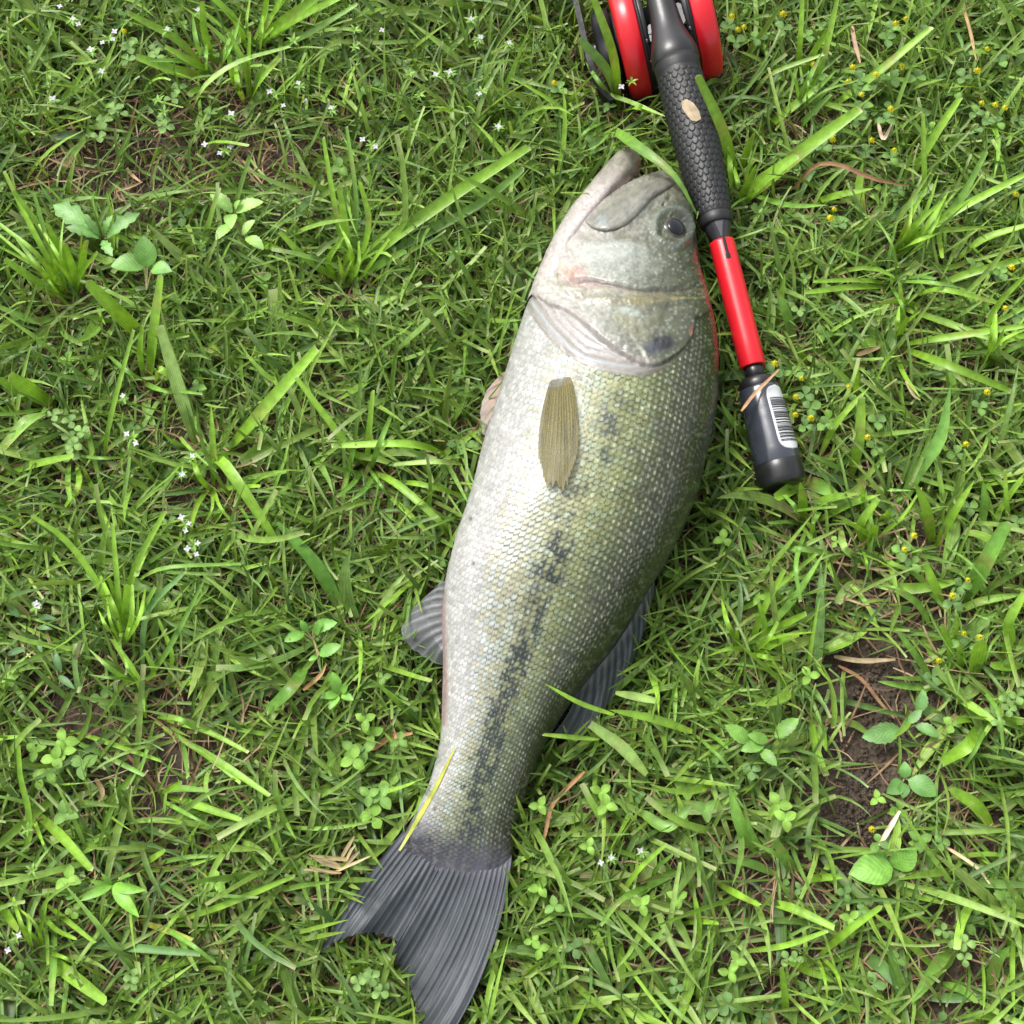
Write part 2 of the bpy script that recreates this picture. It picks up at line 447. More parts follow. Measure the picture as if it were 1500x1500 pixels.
# scale rims and pale flecks
rimamt = scal * rim * np.interp(lat, [-1, -0.7, -0.45, -0.1, 0.4, 1], [0.22, 0.32, 0.66, 0.95, 1.0, 0.6])
rimamt = rimamt * (0.35 + 1.2 * nf) * (0.7 + 0.5 * srand) * (0.6 + 0.8 * nx)
col = mixc(col, np.clip(rimamt, 0, 0.92), (0.042, 0.047, 0.032))
srand2 = np.modf(srand * 37.13)[0]
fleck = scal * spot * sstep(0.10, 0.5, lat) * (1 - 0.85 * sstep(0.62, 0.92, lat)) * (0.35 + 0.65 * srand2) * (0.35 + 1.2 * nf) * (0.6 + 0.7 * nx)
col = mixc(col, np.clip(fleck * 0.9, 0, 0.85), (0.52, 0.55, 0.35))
bmark = scal * (1 - sstep(0.2, 0.6, np.hypot((sda - 0.5) / 0.35, sdb / 0.5))) * np.exp(-((lat + 0.38) / 0.16) ** 2) * sstep(0.35, 0.6, nf) * (tl < 0.8)
col = mixc(col, np.clip(bmark * 0.75, 0, 0.8), (0.10, 0.105, 0.095))
# dark blotchy stripe along the side
STRIPE = [(905, 596), (868, 676), (832, 765), (803, 842), (778, 900), (757, 970), (735, 1035), (714, 1105), (697, 1170), (682, 1235)]
dst, sst, ast = pldist(PX, PY, STRIPE)
wid = np.interp(ast, [0, 0.5, 1], [32, 27, 30])
blot = fbm(PX / 17, PY / 24, 61, 3)
smask = (1 - sstep(0.25, 1.15, dst / wid)) * sstep(np.interp(ast, [0, 0.45, 0.8, 1], [0.42, 0.38, 0.22, 0.2]), np.interp(ast, [0, 0.45, 0.8, 1], [0.56, 0.54, 0.44, 0.42]), blot)
cont = (1 - sstep(0.25, 0.95, dst / wid * 1.15 + 1.4 * (fbm(PX / 8, PY / 11, 63, 3) - 0.5))) * sstep(0.32, 0.55, ast)
smask = smask * (0.55 + 0.45 * sstep(0.1, 0.4, ast))
smask = np.maximum(smask * (1 - 0.6 * sstep(0.4, 0.6, ast)), cont)
smask = smask * body * (0.05 + 1.9 * nx) * (0.35 + 0.95 * sstep(0.2, 0.6, srand)) * (1.15 - 0.75 * spot)
col = mixc(col, np.clip(smask, 0, 0.95), (0.026, 0.036, 0.037))
sm2 = body * sstep(0.58, 0.72, fbm(PX / 22 + 40, PY / 22, 67, 3)) * sstep(0.1, 0.35, lat) * 0.55
col = mixc(col, np.clip(sm2 * (0.4 + 0.9 * nx), 0, 0.7), (0.055, 0.06, 0.04))
col = mixc(col, body * sstep(0.55, 0.8, nx) * 0.22 * sstep(-0.6, -0.1, lat), (0.50, 0.53, 0.42))
# the gill cover and the head
hx = np.interp(lat, [-1, -0.5, 0.0, 0.45, 0.8, 1], [0, 0.12, 0.45, 0.75, 0.95, 1])
hc = np.stack([np.interp(hx, [0, 0.4, 0.75, 1], v) for v in ((0.54, 0.36, 0.110, 0.028), (0.515, 0.37, 0.120, 0.031), (0.475, 0.315, 0.074, 0.018))], -1)
hcol = hc.copy()
snout = sstep(318, 285, PY)
hcol = mixc(hcol, sstep(0.35, 0.95, cheek) * 0.34 * sstep(830, 900, PX) * (1 - 0.9 * snout), (0.46, 0.51, 0.44))
hcol = mixc(hcol, sstep(0.42, 0.08, cheek) * 0.42 * sstep(840, 920, PX) * (1 - 0.9 * snout), (0.075, 0.085, 0.055))
hcol = mixc(hcol, 0.8 * snout * (0.5 + 0.8 * (nb - 0.2)), (0.17, 0.165, 0.115))
dc = np.hypot((PX - 905) / 62, (PY - 385) / 32)
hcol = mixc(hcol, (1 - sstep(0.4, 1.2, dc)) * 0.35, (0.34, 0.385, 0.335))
opz = head & ~ahead
st_ = fbm(PX / 40, PY / 5, 71, 3)
hcol = mixc(hcol, np.where(opz, 0.55 * sstep(0.4, 0.7, st_) * np.exp(-((dp - 14) / 14) ** 2), 0), (0.33, 0.29, 0.13))
hcol = mixc(hcol, np.where(opz, 0.55 * (1 - sstep(4, 13, dp)) * sstep(0.1, 0.5, ap), 0), (0.38, 0.325, 0.285))
hcol = mixc(hcol, np.where(head, 0.5 * np.exp(-((dp - 0.5) / 1.6) ** 2) * (1 - sstep(0.75, 0.95, ap)), 0), (0.13, 0.10, 0.08))  # shadow line painted along the preopercle edge
hcol = mixc(hcol, np.where(opz & (PX > 815), 0.5 * sstep(0.45, 0.75, nb) * sstep(18, 40, dg), 0), (0.29, 0.285, 0.15))
hcol = mixc(hcol, np.where(head, 0.5 * (1 - sstep(3, 15, dg)) * sstep(0.25, 0.4, ag), 0), (0.36, 0.305, 0.30))
hcol = mixc(hcol, np.where(head & (PX > 930), 0.6 * sstep(0.42, 0.62, nb) * np.exp(-(np.hypot(PX - 975, PY - 450) / 42) ** 2), 0), (0.07, 0.075, 0.06))
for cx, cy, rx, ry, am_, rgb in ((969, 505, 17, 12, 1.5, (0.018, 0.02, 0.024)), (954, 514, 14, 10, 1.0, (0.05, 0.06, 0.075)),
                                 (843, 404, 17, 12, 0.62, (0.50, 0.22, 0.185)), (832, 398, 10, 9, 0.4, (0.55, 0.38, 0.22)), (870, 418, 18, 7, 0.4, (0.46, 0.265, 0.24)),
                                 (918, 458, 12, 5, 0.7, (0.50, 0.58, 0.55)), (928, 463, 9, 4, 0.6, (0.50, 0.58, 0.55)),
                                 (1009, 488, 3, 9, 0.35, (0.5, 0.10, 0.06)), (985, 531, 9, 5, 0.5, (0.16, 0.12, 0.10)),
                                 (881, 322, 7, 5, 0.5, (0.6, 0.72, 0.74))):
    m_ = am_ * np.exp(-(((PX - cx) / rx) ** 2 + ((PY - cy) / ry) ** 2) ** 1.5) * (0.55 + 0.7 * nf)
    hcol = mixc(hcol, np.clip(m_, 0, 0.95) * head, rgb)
for line, wd_, am_, rgb in (([(850, 345), (880, 352), (912, 348), (938, 325)], 7, 0.4, (0.17, 0.15, 0.11)), ([(925, 495), (940, 515), (948, 535)], 2.0, 0.6, (0.50, 0.47, 0.42)), ([(848, 436), (890, 440), (940, 444), (985, 440)], 5, 0.5, (0.22, 0.19, 0.09)), ([(905, 345), (935, 353), (965, 350)], 8, 0.45, (0.13, 0.12, 0.065)), ([(1000, 300), (1012, 340), (1016, 400)], 14, 0.5, (0.05, 0.055, 0.04))):  # colour streaks, among them painted shade in the creases below the jaw plate
    dl, _, _ = pldist(PX, PY, line)
    hcol = mixc(hcol, np.clip(am_ * np.exp(-(dl / wd_) ** 2) * (0.4 + 1.2 * nf), 0, 0.9), rgb)
hcol = mixc(hcol, 0.4 * np.exp(-((dEye - 28) / 5) ** 2), (0.20, 0.24, 0.21))
hcol = hcol * (0.50 + 0.52 * nf + 0.50 * nx)[..., None]
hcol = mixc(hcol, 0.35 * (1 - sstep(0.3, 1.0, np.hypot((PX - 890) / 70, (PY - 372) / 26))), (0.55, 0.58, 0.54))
mcol = np.stack([np.full(A.shape, v) for v in (0.49, 0.465, 0.445)], -1)
mcol = mixc(mcol, np.clip(0.35 * (0.5 - 0.5 * np.cos(dmw / 11.0 * 2 * math.pi)) * (0.3 + nf), 0, 1), (0.22, 0.19, 0.155))
mcol = mcol * (0.7 + 0.6 * fbm(PX / 3.5, PY / 3.5, 79, 3))[..., None]
mcol = mixc(mcol, 0.7 * np.exp(-((dm - 11) / 4) ** 2), (0.42, 0.47, 0.49))
mcol = mixc(mcol, 0.6 * np.exp(-((dm - 17) / 4) ** 2) + 0.4 * np.exp(-((dm - 5) / 3) ** 2), (0.31, 0.265, 0.22))
mcol = mixc(mcol, sstep(900, 980, PX), (0.20, 0.19, 0.14))
stip = np.where(body, 0.76 + 0.48 * nx, 1.0)[..., None]
st2 = np.where(body, 0.88 + 0.24 * srand2, 1.0)[..., None]
col = col * stip * st2
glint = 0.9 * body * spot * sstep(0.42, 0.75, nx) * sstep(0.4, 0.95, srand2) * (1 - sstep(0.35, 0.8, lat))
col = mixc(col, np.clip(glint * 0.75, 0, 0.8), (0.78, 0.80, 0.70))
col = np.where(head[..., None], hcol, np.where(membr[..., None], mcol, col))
col = mixc(col, np.where(head, 0, 0.45 * np.exp(-(dm / 1.8) ** 2) * sstep(0.0, 0.2, 1 - am)), (0.13, 0.11, 0.08))
# purple-grey fade into the tail
tb, tsd, _ = pldist(PX, PY, [(540, 1222), (592, 1232), (640, 1254), (690, 1270), (770, 1284)])
tb = np.where(tsd > 0, 0, tb) if np.median(tsd[NR // 3, NU // 2]) < 0 else np.where(tsd < 0, 0, tb)
tf = np.exp(-(tb / 40) ** 2)
tcol = np.array([0.085, 0.082, 0.105]) * (0.55 + 1.1 * fbm(PX / 5 + PY / 18, PY / 60, 155)[..., None])
col = col * (1 - np.clip(tf * (0.55 + 0.9 * nf), 0, 1)[..., None]) + tcol * np.clip(tf * (0.55 + 0.9 * nf), 0, 1)[..., None]
pb_ = np.hypot((PX - 820) / 30, (PY - 540) / 20)
col = mixc(col, 0.45 * (1 - sstep(0.5, 1.1, pb_)) * body * (0.4 + nf), (0.40, 0.42, 0.42))
col = mixc(col, 0.8 * np.exp(-(np.hypot(PX - 848, (PY - 550) / 1.5) / 4) ** 2), (0.16, 0.09, 0.08))
# pink line of the vent and flecks of dirt
dv_, _, _ = pldist(PX, PY, [(648, 870), (649, 930), (651, 985), (654, 1000), (650, 1060)])
col = mixc(col, 0.7 * np.exp(-(dv_ / 4) ** 2), (0.44, 0.23, 0.21))
for cx, cy in ((694, 826), (637, 1185), (612, 1207), (655, 1251), (690, 760), (817, 249)):
    col = mixc(col, 0.85 * np.exp(-(np.hypot(PX - cx, (PY - cy) / 1.3) / 2.4) ** 2), (0.05, 0.04, 0.03))
col = np.clip(col * np.where(head, 0.72, 0.68)[..., None], 0.006, 0.85)
bodyV = [FV.reshape(-1, 3)]; bodyQ = [grid_quads(NR, NC, True)]; bodyC = [col.reshape(-1, 3)]

# the open lower jaw, grown into the throat
JW = np.array([(916, 223, 931, 224, 3), (906, 226, 938, 236, 8), (890, 242, 937, 252, 11), (871, 266, 925, 272, 14), (848, 297, 908, 300, 18),
               (824, 331, 892, 335, 22), (803, 371, 872, 375, 26), (784, 415, 856, 420, 29), (768, 460, 840, 470, 30)], float)
JVv, jl, jh, jm, jhf = loft(JW, 200, 90, 24, lambda h, t: 0.024 + 0.017 * t)
jn = normals(JVv)
if jn[100, 45, 2] < 0: jn = -jn
jx, jy = project(JVv)
d1, s1, a1 = pldist(jx, jy, [(925, 262), (900, 288), (868, 322), (840, 356)])
d2, _, _ = pldist(jx, jy, [(922, 240), (890, 275), (850, 325)])
JD = -0.0011 * np.exp(-((d1 - 6) / 4) ** 2) + 0.0007 * np.exp(-(d2 / 7) ** 2) + 0.0005 * (fbm(jx / 8, jy / 8, 81) - 0.5)
JVv = JVv + jn * JD[..., None]
jc = np.stack([np.full(jx.shape, v) for v in (0.52, 0.475, 0.45)], -1)
jc = mixc(jc, 0.55 * sstep(0.45, 0.7, fbm(jx / 14, jy / 14, 83)) * sstep(345, 260, jy), (0.28, 0.255, 0.215))
jc = mixc(jc, 0.65 * (1 - sstep(235, 300, jy)), (0.23, 0.21, 0.165))
jc = mixc(jc, 0.55 * np.exp(-(d1 / 7) ** 2), (0.46, 0.24, 0.21))
jc = mixc(jc, 0.7 * np.exp(-(np.hypot((jx - 935) / 4, (jy - 243) / 10)) ** 2), (0.45, 0.12, 0.10))
jc = mixc(jc, 0.4 * sstep(0.5, 0.7, fbm((jx + jy) / 4, (jy - jx) / 4, 85)), (0.27, 0.24, 0.22))
jc = jc * (0.72 + 0.56 * fbm((jx + jy) / 5, (jy - jx) / 7, 86)[..., None])
base = sum(len(v) for v in bodyV)
bodyV.append(JVv.reshape(-1, 3)); bodyQ.append(grid_quads(200, 114, True) + base); bodyC.append(jc.reshape(-1, 3) * 0.80)

fish = empty('fish', tuple(G(850, 760, 0.0)), 'large green and silver bass lying on its side in the grass', 'fish')
FL = np.array(fish.location)
bvh = BVHTree.FromPolygons([tuple(v) for v in FV[::4, ::4].reshape(-1, 3)], [tuple(q) for q in grid_quads(FV[::4].shape[0], FV[:, ::4].shape[1], True).tolist()])

def on_body(px, py, off=0.0):
    g = G(px, py, 0.0); d = Vector(g - CAM).normalized()
    h = bvh.ray_cast(Vector(CAM), d)
    if h[0] is None:
        return G(px, py, 0.03)
    return np.array(h[0]) - np.array(d) * off

# the plate of the upper jaw (maxilla), a raised shell over the mouth corner
MX = np.array([(988, 261, 991, 268), (972, 257, 980, 277), (945, 264, 958, 291), (918, 277, 940, 311), (893, 292, 918, 331), (872, 304, 893, 340),
               (859, 316, 873, 337), (855, 323, 862, 331)], float)
ms = spline(MX, 70)
tt = np.linspace(0, 1, 34)
mxv = np.zeros((70, 34, 3))
for r in range(70):
    for c_ in range(34):
        x = ms[r, 0] + (ms[r, 2] - ms[r, 0]) * tt[c_]; y = ms[r, 1] + (ms[r, 3] - ms[r, 1]) * tt[c_]
        e = min(1, 4.2 * tt[c_] * (1 - tt[c_])) ** 0.6 * min(1, 6 * r / 69.0 + 0.2, 9 * (1 - r / 69.0) + 0.02) ** 0.6
        mxv[r, c_] = on_body(x, y, -0.0012 + 0.0062 * e)
for it in range(3):
    mxv[1:-1, 1:-1] = 0.5 * mxv[1:-1, 1:-1] + 0.125 * (mxv[:-2, 1:-1] + mxv[2:, 1:-1] + mxv[1:-1, :-2] + mxv[1:-1, 2:])
mx_x, mx_y = project(mxv)
mc = np.stack([np.full(mx_x.shape, v) for v in (0.285, 0.28, 0.235)], -1)
mc = mixc(mc, sstep(900, 862, mx_x) * 0.7, (0.38, 0.36, 0.34))
mc = mixc(mc, 0.5 * sstep(930, 985, mx_x), (0.13, 0.125, 0.085))
mc = mixc(mc, 0.5 * sstep(0.5, 0.7, fbm(mx_x / 10, mx_y / 10, 91)), (0.13, 0.125, 0.10))
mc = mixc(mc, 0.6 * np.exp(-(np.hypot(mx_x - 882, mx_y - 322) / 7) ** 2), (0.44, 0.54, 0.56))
tedge = np.broadcast_to(tt[None, :], mx_x.shape)
mc = mixc(mc, 0.5 * np.exp(-((tedge - 0.12) / 0.09) ** 2), (0.40, 0.37, 0.33))
mc = mc * (0.55 + 0.9 * fbm((mx_x + mx_y) / 5, (mx_y - mx_x) / 8, 92)[..., None])
base = sum(len(v) for v in bodyV)
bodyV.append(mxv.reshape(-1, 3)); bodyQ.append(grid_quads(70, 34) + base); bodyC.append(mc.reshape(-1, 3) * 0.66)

def fishmat(name, rough=0.30, coat=0.35, bump=0.15):
    m, n, l, b, out = newmat(name)
    a = n.new('ShaderNodeAttribute'); a.attribute_name = 'Col'
    tc = n.new('ShaderNodeTexCoord')
    nz = n.new('ShaderNodeTexNoise'); nz.inputs['Scale'].default_value = 1500; nz.inputs['Detail'].default_value = 3
    l.new(tc.outputs['Object'], nz.inputs['Vector'])
    mr = n.new('ShaderNodeMapRange'); mr.inputs['To Min'].default_value = 0.72; mr.inputs['To Max'].default_value = 1.28
    l.new(nz.outputs['Fac'], mr.inputs['Value'])
    vm = n.new('ShaderNodeVectorMath'); vm.operation = 'SCALE'
    l.new(a.outputs['Color'], vm.inputs[0]); l.new(mr.outputs[0], vm.inputs['Scale']); l.new(vm.outputs[0], b.inputs['Base Color'])
    b.inputs['Roughness'].default_value = rough
    b.inputs['Specular IOR Level'].default_value = 0.40
    b.inputs['Coat Weight'].default_value = coat; b.inputs['Coat Roughness'].default_value = 0.12
    b.inputs['Subsurface Weight'].default_value = 0.12; b.inputs['Subsurface Radius'].default_value = (1, 0.6, 0.4); b.inputs['Subsurface Scale'].default_value = 0.002
    bp = n.new('ShaderNodeBump'); bp.inputs['Strength'].default_value = bump; bp.inputs['Distance'].default_value = 0.0004
    l.new(nz.outputs['Fac'], bp.inputs['Height']); l.new(bp.outputs[0], b.inputs['Normal'])
    return m
M_FISH = fishmat('fish_skin', rough=0.34, coat=0.28, bump=0.3)
add('body', make_mesh('fish_body', np.vstack(bodyV) - FL, np.vstack(bodyQ), col=np.vstack(bodyC)), M_FISH, fish)

# eye
ec = on_body(988, 335, 0.0)
hit = bvh.ray_cast(Vector(CAM), Vector(G(986, 333, 0) - CAM).normalized())
en = np.array(hit[1]); en = en if en[2] > 0 else -en
en = en / np.linalg.norm(en) + np.array([0, -0.1, 0.9]); en = en / np.linalg.norm(en)
ex = np.cross(en, [0, 1, 0]); ex /= np.linalg.norm(ex); ey = np.cross(en, ex)
def dome(rad, hgt, off, nr=14, na=36, ox=0, oy=0):
    V = []
    for r in range(nr):
        f = r / (nr - 1.0) * math.pi / 2
        for a in range(na):
            th = a / na * 2 * math.pi
            V.append(ec + (ex * (math.cos(th) * rad * math.sin(f) + ox)) + ey * (math.sin(th) * rad * math.sin(f) + oy) + en * (off + hgt * math.cos(f)))
    return np.array(V) - FL, grid_quads(nr, na, True)
def eyemat(name, c0, c1, rough):
    m, n, l, b, out = newmat(name)
    tc = n.new('ShaderNodeTexCoord'); nz = n.new('ShaderNodeTexNoise'); nz.inputs['Scale'].default_value = 500; nz.inputs['Detail'].default_value = 4
    l.new(tc.outputs['Object'], nz.inputs['Vector'])
    mx = n.new('ShaderNodeMix'); mx.data_type = 'RGBA'; mx.inputs['A'].default_value = (*c0, 1); mx.inputs['B'].default_value = (*c1, 1)
    l.new(nz.outputs['Fac'], mx.inputs['Factor']); l.new(mx.outputs['Result'], b.inputs['Base Color'])
    b.inputs['Roughness'].default_value = rough; b.inputs['Coat Weight'].default_value = 0.5; b.inputs['Coat Roughness'].default_value = 0.03; b.inputs['Specular IOR Level'].default_value = 0.25
    return m
pe = pxm(ec)
V, Q = dome(21 * pe, 0.0040, -0.0012)
eye = add('eye', make_mesh('fish_eye', V, Q), eyemat('eye_iris', (0.014, 0.015, 0.011), (0.075, 0.065, 0.04), 0.25), fish)
V, Q = dome(14 * pe, 0.0016, 0.0019, ox=0, oy=0)
add('pupil', make_mesh('fish_pupil', V, Q), eyemat('eye_pupil', (0.004, 0.005, 0.008), (0.008, 0.009, 0.014), 0.1), eye)

# ------------------------------------------------------------------ fins: fans of rays
def fan(name, basepl, tippl, nrays, zfun, colfun, bow=None, nlen=46, per=6, ridge=0.0007, jag=0.02, edge_jag=1.0, mat=None, thick=0.0007):
    ns = nrays * per + 1
    s = np.linspace(0, 1, ns)
    def arcpl(pl):
        P = np.asarray(pl, float); sm_ = spline(P, 400)
        d = np.concatenate([[0], np.cumsum(np.hypot(*np.diff(sm_, axis=0).T))]); d /= d[-1]
        return np.stack([np.interp(s, d, sm_[:, 0]), np.interp(s, d, sm_[:, 1])], -1)
    b = arcpl(basepl); t = arcpl(tippl)
    ray = 0.5 + 0.5 * np.cos(s * nrays * 2 * math.pi)               # 1 on a ray
    jg = 1 + jag * edge_jag * (ray - 0.6) + jag * (np.interp(s * nrays * 2.3, np.arange(60), rng.random(60)) - 0.5)
    r = np.linspace(0, 1, nlen)
    ctrl = (b + t) / 2
    if bow is not None:
        ctrl = ctrl + np.stack([bow(s)[0], bow(s)[1]], -1)
    R = r[:, None, None] * jg[None, :, None]
    P = (1 - R) ** 2 * b + 2 * R * (1 - R) * ctrl + R ** 2 * t
    rr = np.broadcast_to(r[:, None], P.shape[:2]); ss = np.broadcast_to(s[None], P.shape[:2])
    # rays fork towards the rim
    ray2 = 0.5 + 0.5 * np.cos(s * nrays * 4 * math.pi)
    rayg = ray[None] * (1 - 0.5 * sstep(0.45, 0.8, rr)) + 0.5 * ray2[None] * sstep(0.45, 0.8, rr)
    Z = zfun(P[..., 0], P[..., 1], rr, ss)
    if isinstance(Z, tuple):
        TOP = Z[0]
        N = Z[1]
    else:
        TOP = G(P[..., 0], P[..., 1], Z); N = np.array([0, 0, 1.0])
    TOP = TOP + N * (ridge * rayg * (1 - 0.5 * rr) * sstep(0, 0.14, rr))[..., None]
    BOT = TOP - N * (thick + ridge * 1.2)
    colr = colfun(P[..., 0], P[..., 1], rr, ss, rayg)
    n1 = nlen * ns
    V = np.vstack([TOP.reshape(-1, 3), BOT.reshape(-1, 3)]) - FL
    q = grid_quads(nlen, ns)
    top_i = np.arange(n1).reshape(nlen, ns)
    loop_ = np.concatenate([top_i[0, :], top_i[1:, -1], top_i[-1, -2::-1], top_i[-2:0:-1, 0]])
    nxt = np.roll(loop_, -1)
    rimq = np.stack([loop_, nxt, nxt + n1, loop_ + n1], -1)
    Q = np.vstack([q, q[:, ::-1] + n1, rimq])
    cc = np.vstack([colr.reshape(-1, 3)] * 2) * 0.74
    return add(name, make_mesh(name, V, Q, col=np.clip(cc, 0.005, 0.9)), mat or M_FIN, fish)

def finmat(name, trans):
    m = fishmat(name, rough=0.5, coat=0.05, bump=0.12)
    n = m.node_tree.nodes; l = m.node_tree.links
    b = n['Principled BSDF']; out = n['Material Output']; b.inputs['Subsurface Weight'].default_value = 0
    tr = n.new('ShaderNodeBsdfTranslucent'); l.new(b.inputs['Base Color'].links[0].from_socket, tr.inputs['Color'])
    ms_ = n.new('ShaderNodeMixShader'); ms_.inputs[0].default_value = trans
    l.new(b.outputs[0], ms_.inputs[1]); l.new(tr.outputs[0], ms_.inputs[2]); l.new(ms_.outputs[0], out.inputs['Surface'])
    return m
M_FIN = finmat('fin_membrane', 0.15)

M_PECT = finmat('pectoral_membrane', 0.2)
def _see_through(m, amt):
    n = m.node_tree.nodes; l = m.node_tree.links; out = n['Material Output']; src = out.inputs['Surface'].links[0].from_socket
    t = n.new('ShaderNodeBsdfTransparent'); x = n.new('ShaderNodeMixShader'); x.inputs[0].default_value = amt
    l.new(src, x.inputs[1]); l.new(t.outputs[0], x.inputs[2]); l.new(x.outputs[0], out.inputs['Surface'])
_see_through(M_PECT, 0.38)
def rgbf(x, c): return np.stack([np.full(x.shape, v) for v in c], -1)

def tail_z(x, y, r, s):
    return 0.0215 + 0.006 * np.sin(s * 7.0 + 0.6) * r - 0.004 * r + 0.0022 * np.sin(s * 26 + r * 3) * r * (1 - 0.3 * r)
def tail_c(x, y, r, s, ray):
    c = rgbf(x, (0.050, 0.060, 0.072))
    n = fbm(x / 5 + s * 30, y / 30, 101); n2 = fbm(x / 16, y / 16, 102)
    c = mixc(c, np.clip(ray * (0.25 + 0.55 * n) * (1 - 0.35 * r), 0, 1), (0.165, 0.185, 0.205))
    c = mixc(c, (1 - sstep(0.0, 0.30, r)) * (0.30 + 0.5 * n2), (0.105, 0.10, 0.13))
    c = mixc(c, 0.55 * sstep(0.78, 1.0, r), (0.030, 0.036, 0.040))
    c = mixc(c, 0.5 * (1 - sstep(0, 0.06, s)) + 0.4 * sstep(0.95, 1, s), (0.045, 0.05, 0.07))
    return c * (0.75 + 0.5 * n2[..., None])
fan('tail_fin', [(590, 1218), (615, 1232), (640, 1243), (668, 1252), (695, 1258), (725, 1260), (750, 1252)],
    [(470, 1394), (487, 1383), (505, 1374), (530, 1368), (555, 1367), (572, 1374), (581, 1384), (574, 1394), (584, 1412), (596, 1440), (608, 1472), (618, 1505), (634, 1540), (644, 1543)],
    24, tail_z, tail_c, bow=lambda s: (np.interp(s, [0, 0.2, 0.5, 0.8, 1], [-16, 0, 6, 22, 38]), np.interp(s, [0, 0.5, 1], [4, 0, 12])), nlen=60, ridge=0.0009, jag=0.03, edge_jag=0.8)

def dors_c(x, y, r, s, ray):
    c = rgbf(x, (0.050, 0.060, 0.068)); n = fbm(x / 4, y / 14, 111)
    c = mixc(c, np.clip(ray * 0.75 * (0.3 + n), 0, 1), (0.21, 0.24, 0.25))
    c = mixc(c, 0.6 * (1 - sstep(0.0, 0.22, r)) * sstep(0.35, 0.65, fbm(x / 9, y / 9, 112)), (0.24, 0.22, 0.23))
    c = mixc(c, 0.5 * sstep(0.8, 1, r), (0.14, 0.16, 0.175))
    return c
fan('dorsal_fin', [(958, 842), (934, 893), (905, 940), (878, 975), (846, 1012)], [(946, 900), (938, 940), (918, 985), (890, 1032), (850, 1076), (806, 1080)],
    13, lambda x, y, r, s: np.interp(r, [0, 0.3, 1], [0.040, 0.031, 0.024]) - 0.006 * s + 0.0015 * np.sin(s * 20), dors_c,
    bow=lambda s: (9 + 0 * s, 4 + 0 * s), nlen=40, ridge=0.0009)

def anal_c(x, y, r, s, ray):
    c = rgbf(x, (0.125, 0.135, 0.14)); n = fbm(x / 6, y / 6, 121)
    c = mixc(c, np.clip(ray ** 2 * 0.75, 0, 1), (0.34, 0.35, 0.345))
    c = mixc(c, 0.8 * (1 - sstep(0.0, 0.16, r)), (0.40, 0.235, 0.23))
    c = mixc(c, 0.5 * sstep(0.85, 1, r), (0.19, 0.20, 0.205))
    return c * (0.8 + 0.4 * n[..., None])
fan('anal_fin', [(655, 852), (653, 890), (653, 925), (656, 955), (660, 978)], [(636, 866), (612, 884), (594, 908), (588, 926), (597, 944), (622, 962), (648, 974), (690, 974)],
    11, lambda x, y, r, s: np.interp(r, [0, 0.4, 1], [0.040, 0.040, 0.030]) + 0.014 * sstep(0.8, 1, s) * r + 0.0012 * np.sin(s * 18) * r, anal_c,
    bow=lambda s: (0 * s - 2, -10 + 4 * s), nlen=36, ridge=0.0010)

def pelv_c(x, y, r, s, ray):
    c = rgbf(x, (0.47, 0.33, 0.26)); n = fbm(x / 8, y / 8, 131)
    c = mixc(c, np.clip(ray * 0.5, 0, 1), (0.50, 0.41, 0.35))
    c = mixc(c, 0.7 * (1 - sstep(0, 0.55, r)) * sstep(0.3, 0.7, n), (0.50, 0.23, 0.12))
    c = mixc(c, 0.7 * sstep(0.55, 1, r), (0.44, 0.41, 0.38))
    return c
fan('pelvic_fin', [(750, 545), (747, 562), (744, 580), (741, 600)], [(730, 552), (711, 576), (703, 606), (708, 637), (722, 632), (742, 614)],
    9, lambda x, y, r, s: 0.036 - 0.008 * r + 0.001 * np.sin(s * 14), pelv_c, bow=lambda s: (-4 + 0 * s, -6 + 0 * s), nlen=30, ridge=0.0008, jag=0.05)

def pect_z(x, y, r, s):
    P = np.zeros(x.shape + (3,))
    for i in range(x.shape[0]):
        for j in range(x.shape[1]):
            P[i, j] = on_body(x[i, j], y[i, j], -0.0012 + 0.0034 * min(1.0, r[i, j] * 5) + 0.0016 * r[i, j])
    return P, np.array([0.0, -0.2, 0.98])
def pect_c(x, y, r, s, ray):
    c = rgbf(x, (0.200, 0.172, 0.052)); n = fbm(x / 4, y / 20, 141)
    c = mixc(c, np.clip(ray * 0.8 * (0.4 + 0.9 * n), 0, 1), (0.40, 0.35, 0.13))
    c = mixc(c, 0.45 * sstep(0.55, 1.0, r) * sstep(0.4, 0.6, fbm(x / 9, y / 14, 142)), (0.33, 0.325, 0.24))
    c = mixc(c, (1 - sstep(0.0, 0.2, r + 0.12 * (s - 0.5))) * 0.85, (0.24, 0.215, 0.205))
    c = mixc(c, 0.9 * (1 - sstep(0.0, 0.085, r + 0.03 * np.sin(s * 9))), (0.50, 0.52, 0.50))
    c = mixc(c, 0.6 * np.exp(-((r - 0.62) / 0.2) ** 2) * sstep(0.45, 0.65, fbm(x / 6, y / 30, 143)), (0.07, 0.068, 0.06))
    return c
fan('pectoral_fin', [(808, 552), (813, 547), (821, 544), (829, 543), (835, 546)], [(789, 668), (797, 700), (804, 715), (814, 710), (823, 717), (833, 704), (846, 664)],
    14, pect_z, pect_c, bow=lambda s: (np.interp(s, [0, 0.5, 1], [-12, 2, 12]) + 2 * np.sin(s * 17), 0 * s), nlen=40, ridge=0.0004, jag=0.055, per=6, mat=M_PECT)

